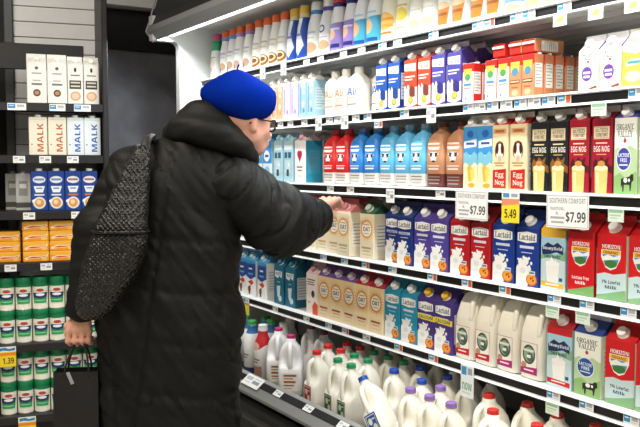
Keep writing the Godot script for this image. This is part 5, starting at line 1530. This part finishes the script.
	var n2 := FastNoiseLite.new()
	n2.seed = 9
	n2.frequency = 1.0
	n2.fractal_octaves = 2
	var push := func(p: Vector3, n: Vector3) -> float:
		# long slanting folds on the back, faint quilting seams, a seam down the back
		var diag := p.x * 0.80 + p.y * 0.60
		var along := p.x * -0.60 + p.y * 0.80
		var f := n1.get_noise_3d(diag * 15.0, along * 2.2, p.z * 3.0) * 0.011
		f += n2.get_noise_3d(diag * 30.0, along * 4.0, p.z * 8.0) * 0.0040
		var cr := n2.get_noise_3d(diag * 9.0 + 4.0, along * 1.8, p.z * 2.0)
		f -= 0.0075 * exp(-cr * cr / 0.004)
		if p.y < 1.16:
			var q := fposmod(p.y + 0.015 * sin(p.x * 9.0) + 0.012, 0.176) - 0.088
			f += -0.006 * exp(-q * q / 0.00025)
		if n.z > 0.3 and p.y < 1.42:
			var c := p.x + 0.035 - (p.y - 1.2) * 0.16
			f += -0.007 * exp(-c * c / 0.00010)
		return f
	var push_sleeve := func(p: Vector3, _n: Vector3) -> float:
		var t := p.x * 0.72 - p.y * 0.35 - p.z * 0.60
		var f := n1.get_noise_3d(t * 17.0, p.y * 4.0 + p.z * 3.0, 7.0) * 0.012
		f += n2.get_noise_3d(t * 32.0, p.y * 6.0, p.x * 5.0) * 0.0040
		var cr := n2.get_noise_3d(t * 11.0 + 2.0, p.y * 3.0, 4.0)
		f -= 0.009 * exp(-cr * cr / 0.004)
		return f
	var push_left := func(p: Vector3, _n: Vector3) -> float:
		return n1.get_noise_3d(p.y * 16.0, p.x * 4.0, p.z * 4.0 + 3.0) * 0.009
	var push_collar := func(p: Vector3, _n: Vector3) -> float:
		return n1.get_noise_3d(p.x * 6.0, p.y * 16.0, p.z * 6.0 + 9.0) * 0.006
	var plain := func(_p: Vector3) -> Color: return Color.WHITE
	field(cst, coat, 0.0095, 52.0, plain, push)
	var cm := StandardMaterial3D.new()
	cm.albedo_texture = noise_tex(0.02, 3, ["121211", "171716"], 21)
	cm.uv1_triplanar = true
	cm.uv1_scale = Vector3.ONE * 2.0
	cm.roughness = 0.60
	cm.metallic_specular = 0.32
	cm.normal_enabled = true
	cm.normal_texture = noise_tex(0.012, 3, [], 22, 512, true, 4.0)
	cm.normal_scale = 0.25
	var coat_part := part("coat", done(cst), cm, o)
	for e in [["sleeve", sleeve_r, push_sleeve, 60.0], ["sleeve", sleeve_l, push_left, 60.0], ["collar", collar, push_collar, 70.0]]:
		var pst := begin()
		pst.set_smooth_group(0)
		field(pst, e[1], 0.008, e[3], plain, e[2])
		part(e[0], done(pst), cm, coat_part)
	# --- trousers' cuffs are on the body; boots stand on the floor
	for x in [[-0.11, 0.0], [0.06, -0.02]]:
		var bst := begin()
		bst.set_smooth_group(0)
		var rings := []
		for e in [[0.0, 0.046, 0.130, -0.055], [0.02, 0.050, 0.136, -0.055], [0.05, 0.047, 0.120, -0.048], [0.09, 0.046, 0.072, -0.012], [0.14, 0.050, 0.056, 0.0], [0.26, 0.058, 0.062, 0.0]]:
			rings.append(ring(18, e[0], e[1], e[2], 2.4, 0.0, e[3]))
		add_loft(bst, rings)
		part("boot", done(bst), mat("121214", 0.45), o, Vector3(x[0], 0, x[1]), Vector3(0, -0.5, 0))
	# --- hair under the beret
	var hst := begin()
	hst.set_smooth_group(0)
	field(hst, [[head * Vector3(0, 0.048, -0.030), head * Vector3(0, 0.058, 0.0), 0.078, 0.076]], 0.007, 90.0, func(_p: Vector3) -> Color: return Color.WHITE)
	part("hair", done(hst), mat("5b4334", 0.6), o)
	# --- beret
	var felt := StandardMaterial3D.new()
	felt.albedo_texture = noise_tex(0.08, 3, ["05227c", "06278c"], 31)
	felt.uv1_triplanar = true
	felt.uv1_scale = Vector3.ONE * 6.0
	felt.roughness = 0.95
	felt.metallic_specular = 0.1
	felt.normal_enabled = true
	felt.normal_texture = noise_tex(0.15, 3, [], 32, 256, true, 3.0)
	felt.normal_scale = 0.3
	var est := begin()
	est.set_smooth_group(0)
	var er := []
	for e in [[1.536, 0.225, 0.066, 0.074], [1.545, 0.224, 0.082, 0.090], [1.556, 0.222, 0.094, 0.100], [1.575, 0.214, 0.117, 0.116], [1.598, 0.209, 0.127, 0.124], [1.618, 0.206, 0.131, 0.126], [1.636, 0.205, 0.128, 0.122], [1.654, 0.204, 0.113, 0.108], [1.670, 0.203, 0.090, 0.086], [1.686, 0.203, 0.064, 0.062], [1.700, 0.202, 0.038, 0.037], [1.708, 0.202, 0.018, 0.018], [1.711, 0.202, 0.006, 0.006]]:
		var rr := ring(40, e[0], e[2], e[3], 2.0, e[1], 0.0)
		for i in rr.size():
			var a := TAU * i / 40.0
			var bulge := 1.0 + 0.025 * sin(a * 3.0 + e[0] * 20.0) + 0.015 * sin(a * 7.0 - e[0] * 30.0)
			rr[i] = Vector3(e[1] + (rr[i].x - e[1]) * bulge, rr[i].y + 0.10 * (rr[i].x - e[1]) * -0.25 + rr[i].z * -0.05, rr[i].z * bulge)
		er.append(rr)
	add_loft(est, er)
	var beret := part("beret", done(est), felt, o)
	part("stem", tube([Vector3(0.202, 1.706, 0), Vector3(0.2035, 1.716, 0), Vector3(0.208, 1.728, 0.0)], [0.004, 0.003, 0.003], 8), felt, beret)
	# --- glasses and eyes
	var frame := mat("0c0c0e", 0.3)
	var gl := Node3D.new()
	gl.name = "glasses"
	o.add_child(gl)
	for e in [-1, 1]:
		var c := Vector3(0.034 * e, 0.004, 0.102)
		var loop := []
		for i in 17:
			var a := TAU * i / 16.0
			loop.append(head * (c + Vector3(signf(cos(a)) * pow(absf(cos(a)), 0.6) * 0.026, signf(sin(a)) * pow(absf(sin(a)), 0.6) * 0.020, -absf(cos(a)) * 0.003)))
		part("rim", tube(loop, 0.0036, 6), frame, gl)
		part("temple", tube([head * Vector3(0.060 * e, 0.012, 0.100), head * Vector3(0.080 * e, 0.012, 0.085), head * Vector3(0.087 * e, 0.010, 0.0), head * Vector3(0.084 * e, -0.01, -0.02)], 0.0026, 6), frame, gl)
		var lens := StandardMaterial3D.new()
		lens.albedo_color = Color(0.9, 0.93, 0.95, 0.12)
		lens.transparency = BaseMaterial3D.TRANSPARENCY_ALPHA
		lens.roughness = 0.02
		var lm := part("lens", box(Vector3(0.048, 0.036, 0.0015), 0.0005), lens, gl)
		lm.transform = head * Transform3D(Basis(), c)
		var eye := part("eye", lathe([[0.001, -0.011], [0.008, -0.008], [0.0115, 0.0], [0.008, 0.008], [0.001, 0.011]], 14), mat("ece8e4", 0.3), o)
		eye.transform = head * Transform3D(Basis(), Vector3(0.032 * e, 0.004, 0.079))
		part("iris", lathe([[0.005, 0.0], [0.005, 0.001]], 12), mat("3a2a20", 0.3), eye, Vector3(0, 0, 0.0108), Vector3(PI / 2, 0, 0))
	part("bridge", tube([head * Vector3(-0.010, 0.010, 0.102), head * Vector3(0, 0.014, 0.106), head * Vector3(0.010, 0.010, 0.102)], 0.0024, 6), frame, gl)

# ------------------------------------------------------------------ what the shopper carries
func weave_material() -> StandardMaterial3D:
	var n := 128
	var hgt := Image.create(n, n, false, Image.FORMAT_RGB8)
	var alb := Image.create(n, n, false, Image.FORMAT_RGB8)
	var r := RandomNumberGenerator.new()
	r.seed = 3
	var tone := []
	for i in 64:
		tone.append(0.035 + 0.15 * pow(r.randf(), 3.0))
	for y in n:
		for x in n:
			var dx := (x + y) % n
			var dy := posmod(x - y, n)
			var cx := dx / 16
			var cy := dy / 16
			var fx := (dx % 16 + 0.5) / 16.0
			var fy := (dy % 16 + 0.5) / 16.0
			var over := (cx + cy) % 2 == 0
			var across := fy if over else fx
			var along := fx if over else fy
			var hv := pow(sin(across * PI), 0.5) * (0.45 + 0.55 * sin(along * PI))
			hgt.set_pixel(x, y, Color(hv, hv, hv))
			var t: float = tone[(cy % 8) * 8 + cx % 8]
			alb.set_pixel(x, y, Color(t * 1.03, t * 0.97, t * 0.93))
	var nm := hgt.duplicate()
	nm.bump_map_to_normal_map(7.0)
	var m := StandardMaterial3D.new()
	m.albedo_texture = ImageTexture.create_from_image(alb)
	m.normal_enabled = true
	m.normal_texture = ImageTexture.create_from_image(nm)
	m.normal_scale = 1.0
	m.roughness = 0.27
	m.uv1_triplanar = true
	m.uv1_scale = Vector3(7.5, 7.5, 7.5)
	return m

func build_bags() -> void:
	var at := Vector3(-2.631, 0, 0.757)
	var turn := 1.0095
	var weave := weave_material()
	var off := Vector3(-0.17, 0.86, 0.2)
	var o := base("shoulder_bag", at + Basis(Vector3.UP, turn) * off, turn)
	tag(o, "dark woven leather shoulder bag hanging from the shopper's shoulder", "bag")
	# upper part, gathered into the strap: [y, x from, x to, z of the front, half depth]
	var up := [[1.165, -0.238, -0.064, 0.292, 0.050], [1.19, -0.231, -0.065, 0.290, 0.052], [1.25, -0.206, -0.067, 0.258, 0.045], [1.30, -0.184, -0.067, 0.230, 0.036], [1.345, -0.162, -0.067, 0.208, 0.030], [1.39, -0.140, -0.068, 0.188, 0.024], [1.42, -0.122, -0.070, 0.165, 0.018], [1.445, -0.113, -0.074, 0.148, 0.013]]
	var low := [[0.868, -0.296, -0.240, 0.180, 0.018], [0.885, -0.316, -0.208, 0.198, 0.034], [0.92, -0.321, -0.178, 0.220, 0.047], [0.98, -0.306, -0.136, 0.244, 0.054], [1.05, -0.283, -0.094, 0.264, 0.056], [1.11, -0.262, -0.072, 0.279, 0.054], [1.155, -0.243, -0.063, 0.289, 0.050], [1.168, -0.240, -0.064, 0.280, 0.042]]
	for e in [["body", low], ["gathered_top", up]]:
		var st := begin()
		st.set_smooth_group(0)
		var rings := []
		for q in e[1]:
			rings.append(ring(32, q[0], (q[2] - q[1]) / 2, q[4], 2.6, (q[1] + q[2]) / 2, q[3] - q[4]))
		for r in rings:
			for i in r.size():
				r[i] -= off
		add_loft(st, rings)
		part(e[0], done(st), weave, o)
	var rim := []
	for p in ring(33, 1.168, 0.0885, 0.051, 2.6, -0.151, 0.241):
		rim.append(p - off)
	rim.append(rim[0])
	part("rim_trim", tube(rim, 0.0055, 8), weave, o)
	var strap := []
	for p in spline([Vector3(-0.094, 1.415, 0.150), Vector3(-0.091, 1.448, 0.128), Vector3(-0.090, 1.468, 0.098), Vector3(-0.090, 1.478, 0.050), Vector3(-0.100, 1.476, 0.0), Vector3(-0.118, 1.470, -0.06), Vector3(-0.120, 1.42, -0.135), Vector3(-0.13, 1.30, -0.16)], 4):
		strap.append(p - off)
	part("strap", tube(strap, 0.010, 10, 1.7), mat("16120f", 0.6), o)
	# stiff black paper carrier
	var b := base("shopping_bag", at + Basis(Vector3.UP, turn) * Vector3(-0.358, 0.332, 0.045), turn)
	tag(b, "black paper shopping bag hanging from the shopper's hand by cords", "bag")
	b.rotation.y += 0.12
	var paper := mat("0b0b0d", 0.5)
	var st := begin()
	flat(st)
	var rings := []
	for e in [[0.0, 0.074, 0.045], [0.02, 0.076, 0.046], [0.20, 0.076, 0.040], [0.335, 0.075, 0.030]]:
		var x: float = e[1]
		var z: float = e[2]
		rings.append(PackedVector3Array([Vector3(-x, e[0], z), Vector3(0, e[0], z + 0.003), Vector3(x, e[0], z), Vector3(x * 0.97, e[0], 0), Vector3(x, e[0], -z), Vector3(0, e[0], -z - 0.003), Vector3(-x, e[0], -z), Vector3(-x * 0.97, e[0], 0)]))
	add_loft(st, rings, true, false)
	var inner := []
	for r in rings:
		var q := PackedVector3Array()
		for p in r:
			q.append(Vector3(p.x * 0.98, p.y + 0.001, p.z * 0.96))
		inner.append(q)
	inner.reverse()
	add_loft(st, inner, false, true)
	part("body", done(st), paper, b)
	for z in [0.031, -0.031]:
		part("cord", tube(spline([Vector3(-0.038, 0.315, z * 1.08), Vector3(-0.032, 0.36, z * 0.9), Vector3(-0.010, 0.415, z * 0.3), Vector3(0.012, 0.436, z * 0.12), Vector3(0.030, 0.415, z * 0.3), Vector3(0.042, 0.36, z * 0.9), Vector3(0.044, 0.315, z * 1.08)], 5), 0.0036, 7), mat("0b0b0c", 0.6), b)
	part("folded_rim", box(Vector3(0.150, 0.03, 0.0015)), mat("0e0e10", 0.5), b, Vector3(0, 0.318, 0.0335), Vector3(0.05, 0, 0))
	part("swing_tag", box(Vector3(0.012, 0.045, 0.001)), mat("9fa0a0", 0.5), b, Vector3(-0.018, 0.315, 0.037), Vector3(0.05, 0, 0.35))
